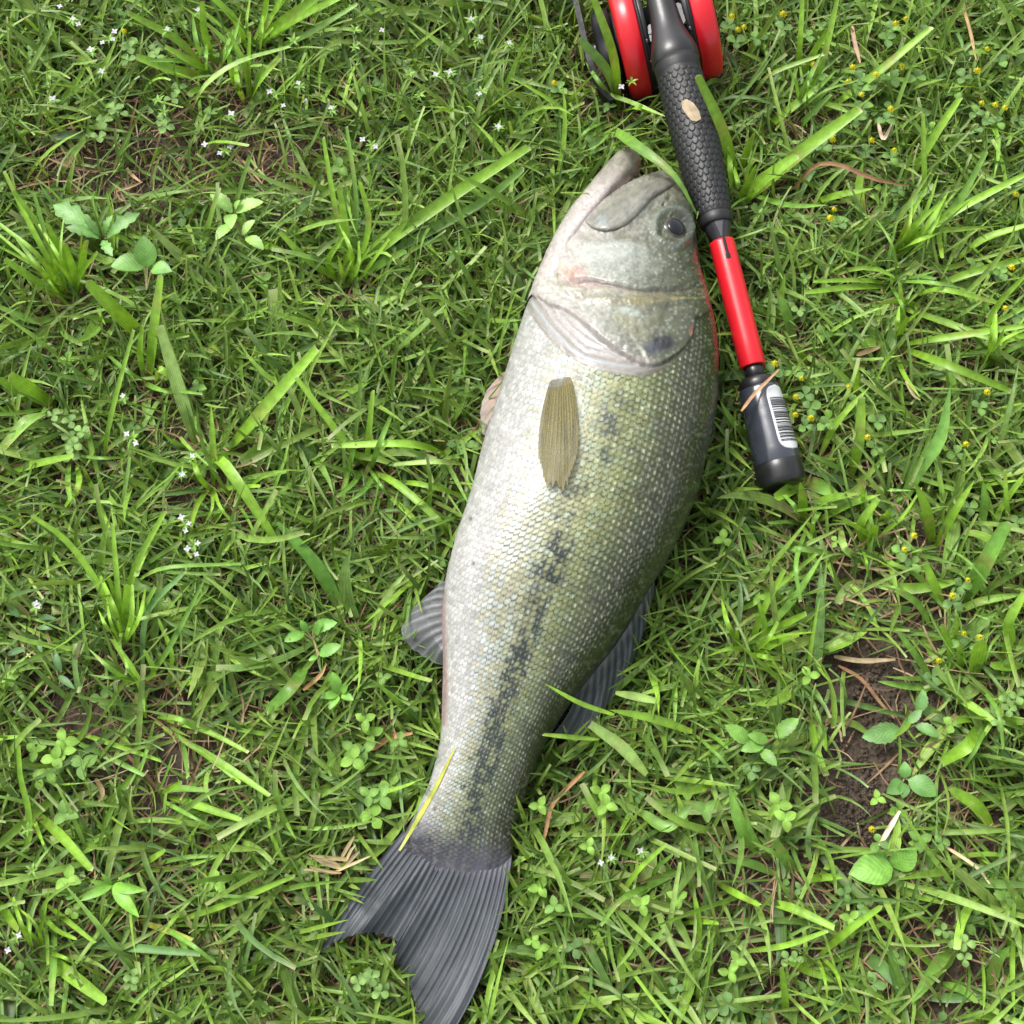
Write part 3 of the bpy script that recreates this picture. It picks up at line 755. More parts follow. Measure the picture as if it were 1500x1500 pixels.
# ------------------------------------------------------------------ fishing rod with its reel
M_GRIP = plain('grip_rubber', (0.013, 0.013, 0.014), 0.46, 0.45, bump=0.12, bscale=900)
M_BLACK = plain('black_plastic', (0.010, 0.010, 0.011), 0.5, 0.3, bump=0.06, bscale=1200)
M_SATIN = plain('black_satin', (0.012, 0.012, 0.013), 0.36, 0.5, coat=0.15, bump=0.04, bscale=900)
M_RED = plain('red_lacquer', (0.56, 0.010, 0.018), 0.32, 0.45, coat=0.15, var=0.06, bscale=120)
M_SLEEVE = plain('clear_wrapped_blank', (0.034, 0.039, 0.052), 0.24, 0.6, coat=0.8, bump=0.35, bscale=160, var=0.3)
M_METAL = plain('spool_metal', (0.10, 0.10, 0.11), 0.3, 0.5, metal=0.8, bscale=600)
M_LINE = plain('spooled_line', (0.05, 0.05, 0.05), 0.5, bump=0.6, bscale=1500)

P0 = G(1146, 707, 0.0235); P1 = G(956, -45, 0.066)
RT = (P1 - P0); RLEN = np.linalg.norm(RT); RT = RT / RLEN
RS = np.cross(RT, [0, 0, 1.0]); RS /= np.linalg.norm(RS)          # to the right of the rod seen from above
RN = np.cross(RS, RT)
ts = np.linspace(-0.15, 1.4, 3000)
_, tpy = project(P0 + RT * (ts * RLEN)[:, None])
def rod_at(py):
    return float(np.interp(-py, -tpy, ts)) * RLEN
rod = empty('fishing_rod', tuple(P0), 'red and black fishing rod with its reel, lying beside the fish head', 'fishing rod')
RL = np.array(rod.location)

def lathe(name, prof, mat, parent, org=P0, ax=RT, e1=RS, e2=RN, nseg=48, caps=True, col=None, smooth=True, rfun=None):
    """profile (distance along axis, radius)"""
    prof = np.asarray(prof, float)
    th = np.linspace(0, 2 * math.pi, nseg, endpoint=False)
    R = prof[:, 1][:, None] * np.ones(nseg)
    if rfun is not None: R = rfun(prof[:, 0][:, None], th[None], R)
    V = org + ax * prof[:, 0][:, None, None] + R[..., None] * (np.cos(th)[None, :, None] * e1 + np.sin(th)[None, :, None] * e2)
    n = len(prof); Q = grid_quads(n, nseg, True); V = V.reshape(-1, 3); T = []
    if caps:
        for k, row in ((0, 0), (1, n - 1)):
            c_ = len(V); V = np.vstack([V, org + ax * prof[row, 0]])
            for i in range(nseg):
                a, b_ = row * nseg + i, row * nseg + (i + 1) % nseg
                T.append((b_, a, c_) if k == 0 else (a, b_, c_))
    return add(name, make_mesh(name, V - RL, Q, T if T else None, col=col, smooth=smooth), mat, parent)

def pr(py, wpx):
    """profile entry from a pixel row and a width in pixels"""
    t = rod_at(py)
    return (t, wpx / 2 * pxm(P0 + RT * t))

lathe('butt_cap', [(rod_at(711) + 0.000, 0.004), (rod_at(711), 0.0108), (rod_at(709.5), 0.0120), pr(703, 69.5), pr(690, 70.5), pr(680, 70.5), pr(676, 66)], M_SATIN, rod)
sl = lathe('blank_sleeve', [pr(684, 66), pr(682, 68.5), pr(660, 68), pr(630, 65), pr(600, 62), pr(573, 59.5), pr(570, 58), pr(569, 52)], M_SLEEVE, rod)
lathe('winding_collar', [pr(574, 50), pr(571, 55), pr(562, 54.5), pr(558, 52), pr(555, 46), pr(553, 33), pr(552, 26)], M_SATIN, rod)
lathe('ferrule', [pr(556, 28), pr(545, 28), pr(528, 28)], M_SATIN, rod)
def slot(z, th, R):
    return R
red = lathe('red_tube', [pr(537, 30), pr(537.3, 37), pr(536, 38), pr(500, 38.2), pr(450, 38), pr(400, 37.5), pr(358, 37), pr(355, 36.5), pr(354.6, 30)], M_RED, rod)
# the bayonet slot cut in the red tube
def sleeve_px(py):
    return float(np.interp(py, [569, 573, 600, 630, 660, 682], [58, 59.5, 62, 65, 68, 68.5]))
def strip_on(name, py0, py1, th0, th1, lift, rad_px, mat, parent, n=10, m=5, round_=False, taper=1.0):
    t0, t1 = rod_at(py0), rod_at(py1)
    V = []
    for i in range(n):
        f = i / (n - 1.0); t = t0 + (t1 - t0) * f
        r = (rad_px(py0 + (py1 - py0) * f) if callable(rad_px) else rad_px) / 2 * pxm(P0 + RT * t) + lift
        w_ = 1.0 if not round_ else min(1, math.sqrt(max(0.0, 1 - (2 * f - 1) ** 8)) + 0.02)
        w_ *= taper + (1 - taper) * f
        for j in range(m):
            th = (th0 + th1) / 2 + (th1 - th0) / 2 * w_ * (2 * j / (m - 1.0) - 1)
            V.append(P0 + RT * t + r * (math.cos(th) * RS + math.sin(th) * RN))
    V = np.array(V); inner = V - RN * 0.0008
    q = grid_quads(n, m); k = len(V)
    ti = np.arange(k).reshape(n, m)
    lp = np.concatenate([ti[0, :], ti[1:, -1], ti[-1, -2::-1], ti[-2:0:-1, 0]]); nx_ = np.roll(lp, -1)
    Q = np.vstack([q[:, ::-1], q + k, np.stack([lp, nx_, nx_ + k, lp + k], -1)])
    return add(name, make_mesh(name, np.vstack([V, inner]) - RL, Q), mat, parent)
strip_on('slot', 382, 353, 1.50, 1.74, 0.00012, 37.4, M_BLACK, red, n=14, round_=True)
strip_on('slot', 386, 378, 1.44, 1.80, 0.00016, 37.5, M_BLACK, red, n=14, m=7, round_=True)

# barcode sticker on the sleeve
def labelmat():
    return plain('sticker_paper', (0.56, 0.575, 0.58), 0.35, 0.5, coat=0.4, var=0.04)
lab = strip_on('barcode_sticker', 668, 574, 0.34, 1.58, 0.00025, sleeve_px, labelmat(), sl, n=40, m=14, round_=True)
M_INK = plain('black_ink', (0.02, 0.02, 0.022), 0.4, 0.4)
br = random.Random(3)
t_a, t_b = rod_at(656), rod_at(592)
t = t_a
while t < t_b:
    wd = br.choice([0.00022, 0.0003, 0.00045, 0.0007]); V = []
    for tq in (t, min(t + wd, t_b)):
        pyq = float(np.interp(tq, ts * RLEN, tpy))
        r = sleeve_px(pyq) / 2 * pxm(P0 + RT * tq) + 0.00045
        for j in range(9):
            th = 0.42 + 1.06 * j / 8
            V.append(P0 + RT * tq + r * (math.cos(th) * RS + math.sin(th) * RN))
    q = grid_quads(2, 9)
    add('bar', make_mesh('bar', np.array(V) - RL, q), M_INK, lab)
    t += wd + br.choice([0.00025, 0.0003, 0.0005, 0.0008])

# tapered nose between tube and grip
lathe('tube_nose', [pr(360, 20), pr(352, 24), pr(344, 30), pr(336, 37), pr(330, 41), pr(326, 42)], plain('grey_nose', (0.03, 0.03, 0.034), 0.3, 0.5, bscale=500), rod)
strip_on('nose_highlight', 352, 330, 1.30, 2.05, 0.00022, lambda y: float(np.interp(y, [326, 330, 336, 344, 352], [42, 41, 37, 30, 24])), plain('grey_highlight', (0.10, 0.10, 0.11), 0.25, 0.5), rod, n=12, m=9, taper=0.2)  # lighter strip laid on the nose as a painted highlight
# rubber grip with moulded scales
gp = [pr(331, 42), pr(330.5, 46), pr(328, 49), pr(322, 49.5), pr(318, 48.5), pr(316, 47)]
y = np.linspace(315, 112, 330)
wv = np.interp(y, [112, 140, 200, 240, 280, 315], [66, 67.5, 67, 63, 56, 49])
gp += [pr(a, b) for a, b in zip(y, wv)]
gp += [pr(111, 64.5), pr(109, 66), pr(100, 67), pr(92, 66)]
gr_t0 = rod_at(315); gr_t1 = rod_at(112)
def gripscale(z, th, R):
    per = 0.0038; rows = 20
    a_ = (gr_t1 - z) / per; b_ = th / (2 * math.pi) * rows
    a_, b_ = np.broadcast_arrays(a_, b_)
    bst = np.full(a_.shape, 1e9); hh = np.zeros(a_.shape)
    i0 = np.round(a_).astype(np.int64)
    for di in (-1, 0, 1, 2):
        i = i0 + di
        off = 0.5 * (i & 1)
        for dj in (-1, 0, 1):
            j = np.round(b_ - off) + dj
            da = a_ - i * 1.0; db = b_ - off - j
            rr = np.hypot(da / 0.92, db / 0.52)
            k = (rr < 1) & (i < bst)
            bst = np.where(k, i, bst)
            hh = np.where(k, (0.25 + 0.75 * sstep(-0.6, 0.8, da)) * (1 - sstep(0.80, 0.98, rr)), hh)
    m_ = ((z > gr_t0) & (z < gr_t1)) * sstep(0, 0.003, z - gr_t0) * sstep(0, 0.003, gr_t1 - z)
    return R + m_ * (0.00062 * hh - 0.0003)
lathe('grip', gp, M_GRIP, rod, nseg=240, rfun=gripscale)
lathe('reel_seat', [pr(96, 62), pr(92, 67), pr(80, 66), pr(70, 61), pr(55, 52), pr(40, 45), pr(20, 40), pr(0, 37), pr(-25, 36), pr(-45, 36)], M_SATIN, rod,
      rfun=lambda z, th, R: R * (1 + 0.06 * np.cos(2 * th)) + 0.0004 * np.maximum(0, np.sin(th)) * np.sin(z * 200))

# reel hanging under the seat, its axle across the rod
t_r = rod_at(2)
ROLL = math.radians(13)
QS = RS * math.cos(ROLL) + RN * math.sin(ROLL); QN = RN * math.cos(ROLL) - RS * math.sin(ROLL)
RC = P0 + RT * t_r - QN * 0.031
def rl(name, prof, mat, parent, nseg=56, **k):
    return lathe(name, prof, mat, parent, org=k.pop('org', RC), ax=QS, e1=RT, e2=QN, nseg=nseg, **k)
reel = rl('reel', [(-0.0155, 0.020), (-0.0155, 0.0315), (-0.0150, 0.0325), (-0.0112, 0.0325), (-0.0108, 0.0315), (-0.0108, 0.016), (0.0108, 0.016), (0.0108, 0.0315),
                   (0.0112, 0.0325), (0.0155, 0.0325), (0.0160, 0.0315), (0.0160, 0.020)], M_SATIN, rod)
for sgn, mirror in ((-1, 1), (1, 1)):
    prof = [(sgn * 0.0155, 0.020), (sgn * 0.0155, 0.0330), (sgn * 0.0162, 0.0342), (sgn * 0.0210, 0.0346), (sgn * 0.0262, 0.0340), (sgn * 0.0280, 0.0325),
            (sgn * 0.0288, 0.0290), (sgn * 0.0290, 0.018)]
    if sgn > 0: prof = prof
    rl('side_plate', prof, M_RED, reel)
    rl('side_cap', [(sgn * 0.0280, 0.019), (sgn * 0.0302, 0.0185), (sgn * 0.0306, 0.012)], M_BLACK, reel)
    rl('trim_ring', [(sgn * 0.0135, 0.0322), (sgn * 0.0135, 0.0334), (sgn * 0.0154, 0.0334), (sgn * 0.0154, 0.0322)], M_BLACK, reel, caps=False)
rl('spool', [(-0.0056, 0.027), (-0.0050, 0.0275), (-0.0042, 0.022), (0.0042, 0.022), (0.0050, 0.0275), (0.0072, 0.027)], M_LINE, reel)
def boxbar(name, c, dx, dy, dz, mat, parent, bev=0.0008):
    """bar along the reel's own axes: dx across, dy along the rod, dz up"""
    V = []
    for k in (-1, 1):
        for (a_, b_) in ((-1, -1), (1, -1), (1, 1), (-1, 1)):
            for (ia, ib) in (((1, 0.0), (0, 1.0)) if a_ * b_ > 0 else ((0, 1.0), (1, 0.0))):
                ox = a_ * (dx - (bev if ia == 0 else 0)); oy = b_ * (dy - (bev if ia == 1 else 0))
                V.append(c + QS * ox + RT * oy + QN * (k * dz))
    n = 8; T = []
    Q = [(i, (i + 1) % n, n + (i + 1) % n, n + i) for i in range(n)]
    V = np.array(V); c0 = len(V); V = np.vstack([V, c - QN * dz, c + QN * dz])
    for i in range(n):
        T.append(((i + 1) % n, i, c0)); T.append((n + i, n + (i + 1) % n, c0 + 1))
    return add(name, make_mesh(name, V - RL, Q, T, smooth=False), mat, parent)
for dy_, dz_ in ((-0.0305, 0.004), (-0.0255, 0.0165), (-0.014, 0.0265), (0.022, 0.018)):
    boxbar('frame_bar', RC + RT * dy_ + QN * dz_, 0.0150, 0.0022, 0.0016, M_SATIN, reel)
boxbar('reel_foot', RC + QN * 0.0245, 0.0075, 0.030, 0.0035, M_SATIN, reel, bev=0.003)
boxbar('thumb_bar', RC - RT * 0.010 + QN * 0.0275 + QS * 0.0088, 0.0022, 0.007, 0.002, M_SATIN, reel, bev=0.0015)
boxbar('thumb_bar', RC - RT * 0.016 + QN * 0.0255 - QS * 0.0088, 0.0022, 0.006, 0.002, M_SATIN, reel, bev=0.0015)
rl('star_drag', [(-0.0300, 0.009), (-0.0310, 0.0225), (-0.0400, 0.0215), (-0.0415, 0.018), (-0.0425, 0.006)], M_BLACK, reel, nseg=60,
   rfun=lambda z, th, R: R * (1 + 0.10 * np.cos(5 * th)))
rl('axle', [(-0.0290, 0.0045), (-0.0480, 0.0045), (-0.0488, 0.003)], M_METAL, reel, nseg=20)
for ang in (2.2, 2.75, 3.3):
    for so in (-0.0128, 0.0128):
        cpt = RC + QS * so + (RT * math.cos(ang) + QN * math.sin(ang)) * 0.0324
        e3 = RT * math.cos(ang) + QN * math.sin(ang)
        lathe('screw', [(0, 0.0013), (0.0005, 0.0013), (0.0008, 0.0009)], M_METAL, reel, org=cpt, ax=e3, e1=QS, e2=np.cross(e3, QS), nseg=10)
# the bent crank arm with its paddle
path = spline(np.array([(-0.0470, 0.052, 0.004), (-0.0478, 0.012, 0.002), (-0.0478, -0.006, 0.0), (-0.0470, -0.020, -0.002), (-0.0440, -0.031, -0.004), (-0.0400, -0.037, -0.005)]), 26)
V = []
for i, (a_, b_, c_) in enumerate(path):
    ww = 0.0085 * (1 - 0.35 * abs(i / 25.0 - 0.5) * 2)
    cpt = RC + QS * a_ + RT * b_ + QN * (c_ + 0.004)
    for du, dv in ((-0.0017, -ww), (0.0017, -ww), (0.0017, ww), (-0.0017, ww)):
        V.append(cpt + QS * du + QN * dv)
add('crank_arm', make_mesh('crank_arm', np.array(V) - RL, np.vstack([grid_quads(26, 4, True), [[3, 2, 1, 0]], [[100, 101, 102, 103]]]), smooth=False), M_BLACK, reel)
rl('crank_knob', [(-0.0490, 0.0050), (-0.0500, 0.0085), (-0.0560, 0.0095), (-0.0640, 0.0080), (-0.0660, 0.0050)], M_BLACK, reel, nseg=28, org=RC + RT * 0.050 + QN * 0.004)

# ------------------------------------------------------------------ single blades
PAL = {'bright': (0.225, 0.415, 0.040), 'mid': (0.175, 0.345, 0.055), 'deep': (0.115, 0.245, 0.060), 'pale': (0.30, 0.46, 0.12), 'yellow': (0.46, 0.50, 0.09),
       'straw': (0.36, 0.26, 0.14), 'rust': (0.25, 0.14, 0.075), 'pstraw': (0.42, 0.33, 0.20)}

def blade_mesh(pts, wid, colr, cut=True, fold=0.18, roll=0.0, nseg=9, org=(0, 0, 0), basecol=None, wprof=None, r=random):
    P = np.asarray(pts, float)
    if len(P) == 2:
        P = np.array([P[0], (P[0] + P[1]) / 2 + np.array([0, 0, 0.002]), P[1]])
    S = spline(P, nseg + 1) if nseg > 1 else P
    d = np.concatenate([[0], np.cumsum(np.linalg.norm(np.diff(S, axis=0), axis=1))]); d /= d[-1]
    if cut:                                                       # a short pale torn end
        e = S[-1] * 0.96 + S[-2] * 0.04; lastlen = 0.035
        S = np.vstack([S, S[-1] + (S[-1] - S[-2]) / max(1e-6, np.linalg.norm(S[-1] - S[-2])) * 0.0009]); d = np.append(d, 1.02)
    T = np.gradient(S, axis=0); T /= np.linalg.norm(T, axis=1, keepdims=True) + 1e-9
    view = CAM - S.mean(0); view = view / np.linalg.norm(view)
    up = np.array([0, 0, 1.0]) * 0.55 + view * 0.45
    side = np.cross(T, up); side /= np.linalg.norm(side, axis=1, keepdims=True) + 1e-9
    nrm = np.cross(side, T)
    tw = roll + 0.25 * r.uniform(-1, 1) * d
    sd_ = side * np.cos(tw)[:, None] + nrm * np.sin(tw)[:, None]
    nr_ = np.cross(sd_, T)
    if wprof is None:
        wf = np.interp(d, [0, 0.2, 0.45, 0.75, 1.02], [0.42, 0.78, 1, 0.88, 0.60]) if cut else np.interp(d, [0, 0.2, 0.45, 0.72, 0.9, 1.0], [0.55, 0.9, 1, 0.8, 0.42, 0.03])
    else:
        wf = np.interp(d, wprof[0], wprof[1])
    wf = wf * wid / 2
    Lf = S + sd_ * wf[:, None]; Rt = S - sd_ * wf[:, None]; Md = S - nr_ * (fold * wf * 2)[:, None]
    if cut:
        Lf[-1] += T[-1] * r.uniform(-0.0012, 0.001); Rt[-1] += T[-1] * r.uniform(-0.0012, 0.001); Md[-1] += T[-1] * r.uniform(-0.0006, 0.001)
    V = np.stack([Lf, Md, Rt], 1).reshape(-1, 3)
    c = np.array(colr) * r.uniform(0.85, 1.15)
    cc = np.tile(c, (len(S), 3, 1)).reshape(len(S), 3, 3)
    bc = np.array(basecol) if basecol is not None else c * np.array([1.15, 1.02, 0.8])
    f = np.interp(d, [0, 0.35], [0.7, 0])[:, None, None]
    cc = cc * (1 - f) + bc * f
    cc = cc * (1 + 0.10 * np.sin(d * 9 + r.uniform(0, 6)))[:, None, None]
    cc[:, 1] *= 1.16
    if r.random() < 0.35:                                         # a brown bite or scorch
        p_ = r.uniform(0.3, 0.95); cc = cc * (1 - (0.55 * np.exp(-((d - p_) / 0.05) ** 2))[:, None, None]) + np.array([0.30, 0.22, 0.08]) * (0.55 * np.exp(-((d - p_) / 0.05) ** 2))[:, None, None]
    if cut:
        cc[-1] = np.array([0.46, 0.46, 0.24]) * r.uniform(0.7, 1.2); 
    uv = np.zeros((len(S), 3, 3)); uv[:, 0, 0] = -0.5; uv[:, 2, 0] = 0.5; uv[:, :, 1] = d[:, None]
    return make_mesh('blade', V - np.asarray(org), grid_quads(len(S), 3), col=cc.reshape(-1, 3), uvw=uv.reshape(-1, 3))

def zline(n, z0, z1, mode):
    t = np.linspace(0, 1, n)
    if mode == 'arch':
        return z0 + (z1 - z0) * t + 0.022 * np.sin(t * math.pi)
    if mode == 'flat':
        return z0 + (z1 - z0) * t
    return z0 + (z1 - z0) * t ** 0.75

RAST = np.zeros((520, 520), np.float32)                     # 4 px cells over the photo, highest named leaf in each
def record(o, loc):
    me = o.data
    V = np.zeros(len(me.vertices) * 3, np.float32); me.vertices.foreach_get('co', V); V = V.reshape(-1, 3) + np.asarray(loc)
    Qv = np.array([list(p.vertices)[:4] for p in me.polygons if len(p.vertices) == 4])
    a = np.linspace(0, 1, 5)
    for fa in a:
        for fb in a:
            P = (V[Qv[:, 0]] * (1 - fa) + V[Qv[:, 1]] * fa) * (1 - fb) + (V[Qv[:, 3]] * (1 - fa) + V[Qv[:, 2]] * fa) * fb
            x, y_ = project(P)
            ix = np.clip(((x + 290) / 4).astype(int), 0, 519); iy = np.clip(((y_ + 290) / 4).astype(int), 0, 519)
            np.maximum.at(RAST, (iy, ix), P[:, 2].astype(np.float32))

def px_blade(parent, pts, wpx, tip_z, colr, cut=True, mode='rise', base_z=0.004, fold=0.24, roll=None, name='blade', mat=None, wprof=None, nseg=9):
    zs = zline(len(pts), base_z, tip_z, mode)
    if len(pts) == 2:
        pts = [pts[0], ((pts[0][0] + pts[1][0]) / 2 + random.uniform(-6, 6), (pts[0][1] + pts[1][1]) / 2 + random.uniform(-6, 6)), pts[1]]
        zs = zline(3, base_z, tip_z, mode)
    P = [G(x, y, z) for (x, y), z in zip(pts, zs)]
    wm = 0.92 * wpx * pxm(P[len(P) // 2])
    me = blade_mesh(P, wm, PAL.get(colr, colr) if isinstance(colr, str) else colr, cut, fold, random.uniform(-0.35, 0.35) if roll is None else roll,
                    nseg=nseg, org=np.array(parent.location) if parent is not None else (0, 0, 0), wprof=wprof)
    o = add(name, me, mat or M_BROAD, parent)
    record(o, parent.location if parent is not None else (0, 0, 0))
    return o

def tuft(base, label, blades, extra=5, ecol='mid', elen=(40, 110), ew=(5, 10), edir=(0, 360), group=None, name='grass_tuft', ez=(0.02, 0.045)):
    o = empty(name, tuple(G(base[0], base[1], 0.0)), label, 'grass tuft', group)
    for b in blades:
        pts, wpx, tz, colr = b[:4]
        kw = b[4] if len(b) > 4 else {}
        px_blade(o, pts, wpx, tz, colr, **kw)
    for k in range(extra):
        a = math.radians(random.uniform(*edir)); L = random.uniform(*elen)
        bx, by = base[0] + random.uniform(-9, 9), base[1] + random.uniform(-7, 7)
        q = random.uniform(-0.25, 0.25)
        mid_ = (bx + math.cos(a) * L * 0.5, by - math.sin(a) * L * 0.5)
        tp = (bx + math.cos(a + q) * L, by - math.sin(a + q) * L)
        px_blade(o, [(bx, by), mid_, tp], random.uniform(*ew), random.uniform(*ez), ecol, cut=random.random() < 0.35, mode='arch' if random.random() < 0.4 else 'rise')
    return o

PT = {'cut': False}
AR = {'mode': 'arch'}
tuft((512, 415), 'bright grass tuft with one long blade reaching toward the fish mouth', [
    ([(512, 405), (580, 345), (680, 275), (773, 216)], 20, 0.050, 'bright'), ([(522, 408), (590, 360), (700, 300), (765, 248)], 15, 0.035, 'mid'),
    ([(508, 400), (490, 300), (474, 205)], 9, 0.055, 'bright'), ([(515, 400), (522, 300), (508, 188)], 8, 0.055, 'mid'), ([(512, 405), (505, 330), (497, 275)], 13, 0.05, 'bright'),
    ([(520, 405), (540, 330), (528, 268)], 11, 0.05, 'bright'), ([(505, 415), (450, 380), (412, 342)], 12, 0.04, 'bright'), ([(515, 428), (545, 436), (578, 437)], 14, 0.02, 'bright'),
    ([(520, 410), (560, 385), (592, 368)], 14, 0.03, 'mid'), ([(500, 410), (480, 385), (500, 350)], 10, 0.04, 'bright')], 10, 'bright', edir=(30, 150))
tuft((372, 75), 'bright long-bladed grass tuft growing behind the white wildflowers', [
    ([(369, 75), (410, 35), (470, -8)], 16, 0.05, 'bright'), ([(375, 72), (430, 30), (500, -5)], 14, 0.05, 'bright'), ([(366, 70), (385, 30), (392, -10)], 13, 0.055, 'bright'),
    ([(372, 70), (400, 20), (420, -20)], 12, 0.055, 'bright'), ([(360, 72), (345, 30), (300, -15)], 14, 0.05, 'bright'), ([(378, 78), (440, 55), (520, 8)], 11, 0.04, 'mid')], 8, 'bright', edir=(40, 140))
tuft((312, 107), 'spreading grass tuft with drooping blades in the thin dry patch', [
    ([(312, 104), (285, 92), (245, 70)], 13, 0.035, 'bright'), ([(310, 112), (265, 105), (203, 84)], 17, 0.03, 'bright'), ([(315, 100), (300, 50), (296, 5)], 12, 0.045, 'bright'),
    ([(305, 112), (262, 60), (190, 20)], 13, 0.045, 'bright'), ([(318, 105), (330, 75), (350, 60)], 12, 0.03, 'mid')], 7, 'mid', edir=(20, 170))
tuft((363, 148), 'upright grass stems arching over the dry thatch', [
    ([(363, 146), (360, 100), (336, 48)], 9, 0.05, 'bright'), ([(368, 146), (364, 100), (366, 50)], 8, 0.05, 'bright'), ([(372, 146), (376, 120), (385, 98)], 9, 0.04, 'mid'),
    ([(280, 165), (300, 125), (350, 90), (425, 68)], 11, 0.03, 'pale', AR), ([(350, 140), (340, 110), (333, 70)], 9, 0.04, 'bright')], 4, 'bright', edir=(60, 120))
tuft((105, 440), 'dense upright grass tuft beside the lobed weed', [
    ([(108, 440), (60, 360), (8, 255)], 9, 0.06, 'bright'), ([(112, 438), (70, 350), (20, 280)], 10, 0.06, 'bright'), ([(105, 440), (75, 370), (50, 285)], 8, 0.06, 'mid'),
    ([(110, 440), (95, 380), (70, 330)], 11, 0.055, 'bright'), ([(115, 440), (120, 390), (126, 355)], 12, 0.05, 'bright'), ([(100, 445), (50, 410), (8, 380)], 14, 0.04, 'bright'),
    ([(112, 442), (108, 400), (96, 360)], 13, 0.05, 'bright'), ([(95, 452), (55, 470), (0, 450)], 12, 0.03, 'mid')], 12, 'bright', edir=(70, 150), elen=(60, 150), ez=(0.03, 0.06))
tuft((216, 566), 'wide-bladed bright grass shoot with a broad torn blade', [
    ([(216, 500), (175, 460), (131, 416)], 26, 0.055, 'bright'), ([(218, 560), (224, 490), (235, 406)], 19, 0.06, 'bright'), ([(230, 560), (232, 540), (262, 560)], 14, 0.03, 'bright', AR),
    ([(222, 570), (214, 595), (224, 622)], 14, 0.012, 'pale'), ([(214, 560), (205, 520), (208, 480)], 10, 0.04, 'bright')], 3, 'mid')
tuft((288, 660), 'long pale blade leaning beside the lilac flower head', [
    ([(290, 660), (262, 570), (235, 481)], 22, 0.05, 'pale'), ([(292, 660), (280, 610), (268, 560)], 9, 0.03, 'mid')], 2, 'mid')
tuft((313, 716), 'bright grass tuft with a long notched blade rising to the right', [
    ([(330, 662), (385, 600), (462, 512)], 21, 0.05, 'bright'), ([(312, 712), (312, 660), (309, 592)], 13, 0.05, 'bright', PT), ([(305, 690), (320, 672), (352, 712), (400, 786)], 20, 0.02, 'bright', AR),
    ([(345, 700), (335, 680), (326, 662)], 12, 0.03, 'mid'), ([(300, 712), (270, 720), (243, 724)], 13, 0.02, 'deep'), ([(318, 716), (370, 700), (420, 690)], 12, 0.02, 'mid')], 6, 'bright')
tuft((506, 908), 'single broad smooth blade lying diagonally in the fine grass', [([(508, 909), (465, 830), (406, 765)], 25, 0.035, (0.13, 0.30, 0.045), {'cut': False, 'wprof': ([0, .15, .4, .8, 1], [.15, .7, 1, .75, .25])})], 0)
tuft((449, 972), 'short wide cut blade folded over beside the serrated weed', [([(449, 970), (428, 1005), (391, 1041)], 24, 0.02, (0.14, 0.30, 0.05), AR), ([(430, 1000), (395, 1012), (355, 1022)], 14, 0.01, 'deep')], 1)
tuft((541, 688), 'bright tuft whose blades arch over toward the fish belly', [
    ([(540, 686), (500, 640), (436, 556)], 12, 0.045, 'bright'), ([(538, 686), (540, 640), (546, 574)], 10, 0.05, 'bright'), ([(660, 668), (600, 650), (488, 653)], 13, 0.03, 'bright', AR),
    ([(543, 690), (580, 708), (640, 760), (662, 792)], 13, 0.012, 'bright', AR), ([(577, 705), (620, 710), (682, 727)], 9, 0.015, 'bright', AR), ([(576, 708), (572, 740), (570, 775)], 11, 0.012, 'mid'),
    ([(690, 680), (640, 676), (578, 680)], 10, 0.03, 'pale', AR), ([(507, 715), (512, 680), (522, 648)], 12, 0.035, 'mid', PT), ([(505, 716), (540, 722), (571, 718)], 15, 0.012, 'deep', PT)], 5, 'mid')
tuft((78, 598), 'two broad glossy blades curling out of the lawn near the clover', [
    ([(84, 594), (50, 575), (17, 553)], 29, 0.04, 'bright'), ([(78, 602), (40, 615), (0, 660)], 22, 0.02, 'pale', AR), ([(60, 595), (30, 575), (0, 556)], 18, 0.03, 'bright')], 2)
tuft((110, 672), 'pair of narrow cut blades drooping by the pale clover', [
    ([(-8, 698), (50, 680), (105, 668)], 14, 0.03, 'bright'), ([(117, 676), (140, 725), (160, 773)], 9, 0.02, 'bright'), ([(112, 680), (115, 710), (95, 742)], 11, 0.012, 'bright', AR),
    ([(152, 692), (160, 620), (195, 486)], 8, 0.05, 'bright')], 3)
tuft((180, 945), 'tall fountain-shaped tuft with one long blade bowed far over', [
    ([(178, 935), (140, 850), (95, 790), (49, 757)], 11, 0.05, 'bright'), ([(180, 930), (174, 880), (165, 770)], 9, 0.05, 'bright'), ([(182, 930), (195, 840), (240, 752)], 11, 0.05, 'bright'),
    ([(183, 935), (184, 900), (186, 860)], 14, 0.04, 'bright'), ([(192, 858), (240, 832), (352, 826)], 8, 0.03, 'mid', AR), ([(186, 930), (205, 900), (226, 862)], 10, 0.04, 'mid'),
    ([(176, 935), (170, 880), (160, 850)], 9, 0.04, 'bright')], 8, 'bright', edir=(55, 125))
tuft((208, 1000), 'blue-green curved blade tuft below the fountain-shaped tuft', [
    ([(208, 995), (215, 900), (268, 840)], 11, 0.045, (0.14, 0.28, 0.08)), ([(212, 1000), (250, 945), (305, 838)], 9, 0.045, 'mid', PT), ([(213, 1052), (204, 1000), (166, 938)], 11, 0.03, 'bright'),
    ([(243, 1005), (252, 960), (233, 910)], 8, 0.03, 'bright'), ([(245, 1005), (265, 1002), (288, 998)], 9, 0.02, 'bright'), ([(205, 1000), (225, 985), (213, 955)], 9, 0.03, 'bright')], 5)
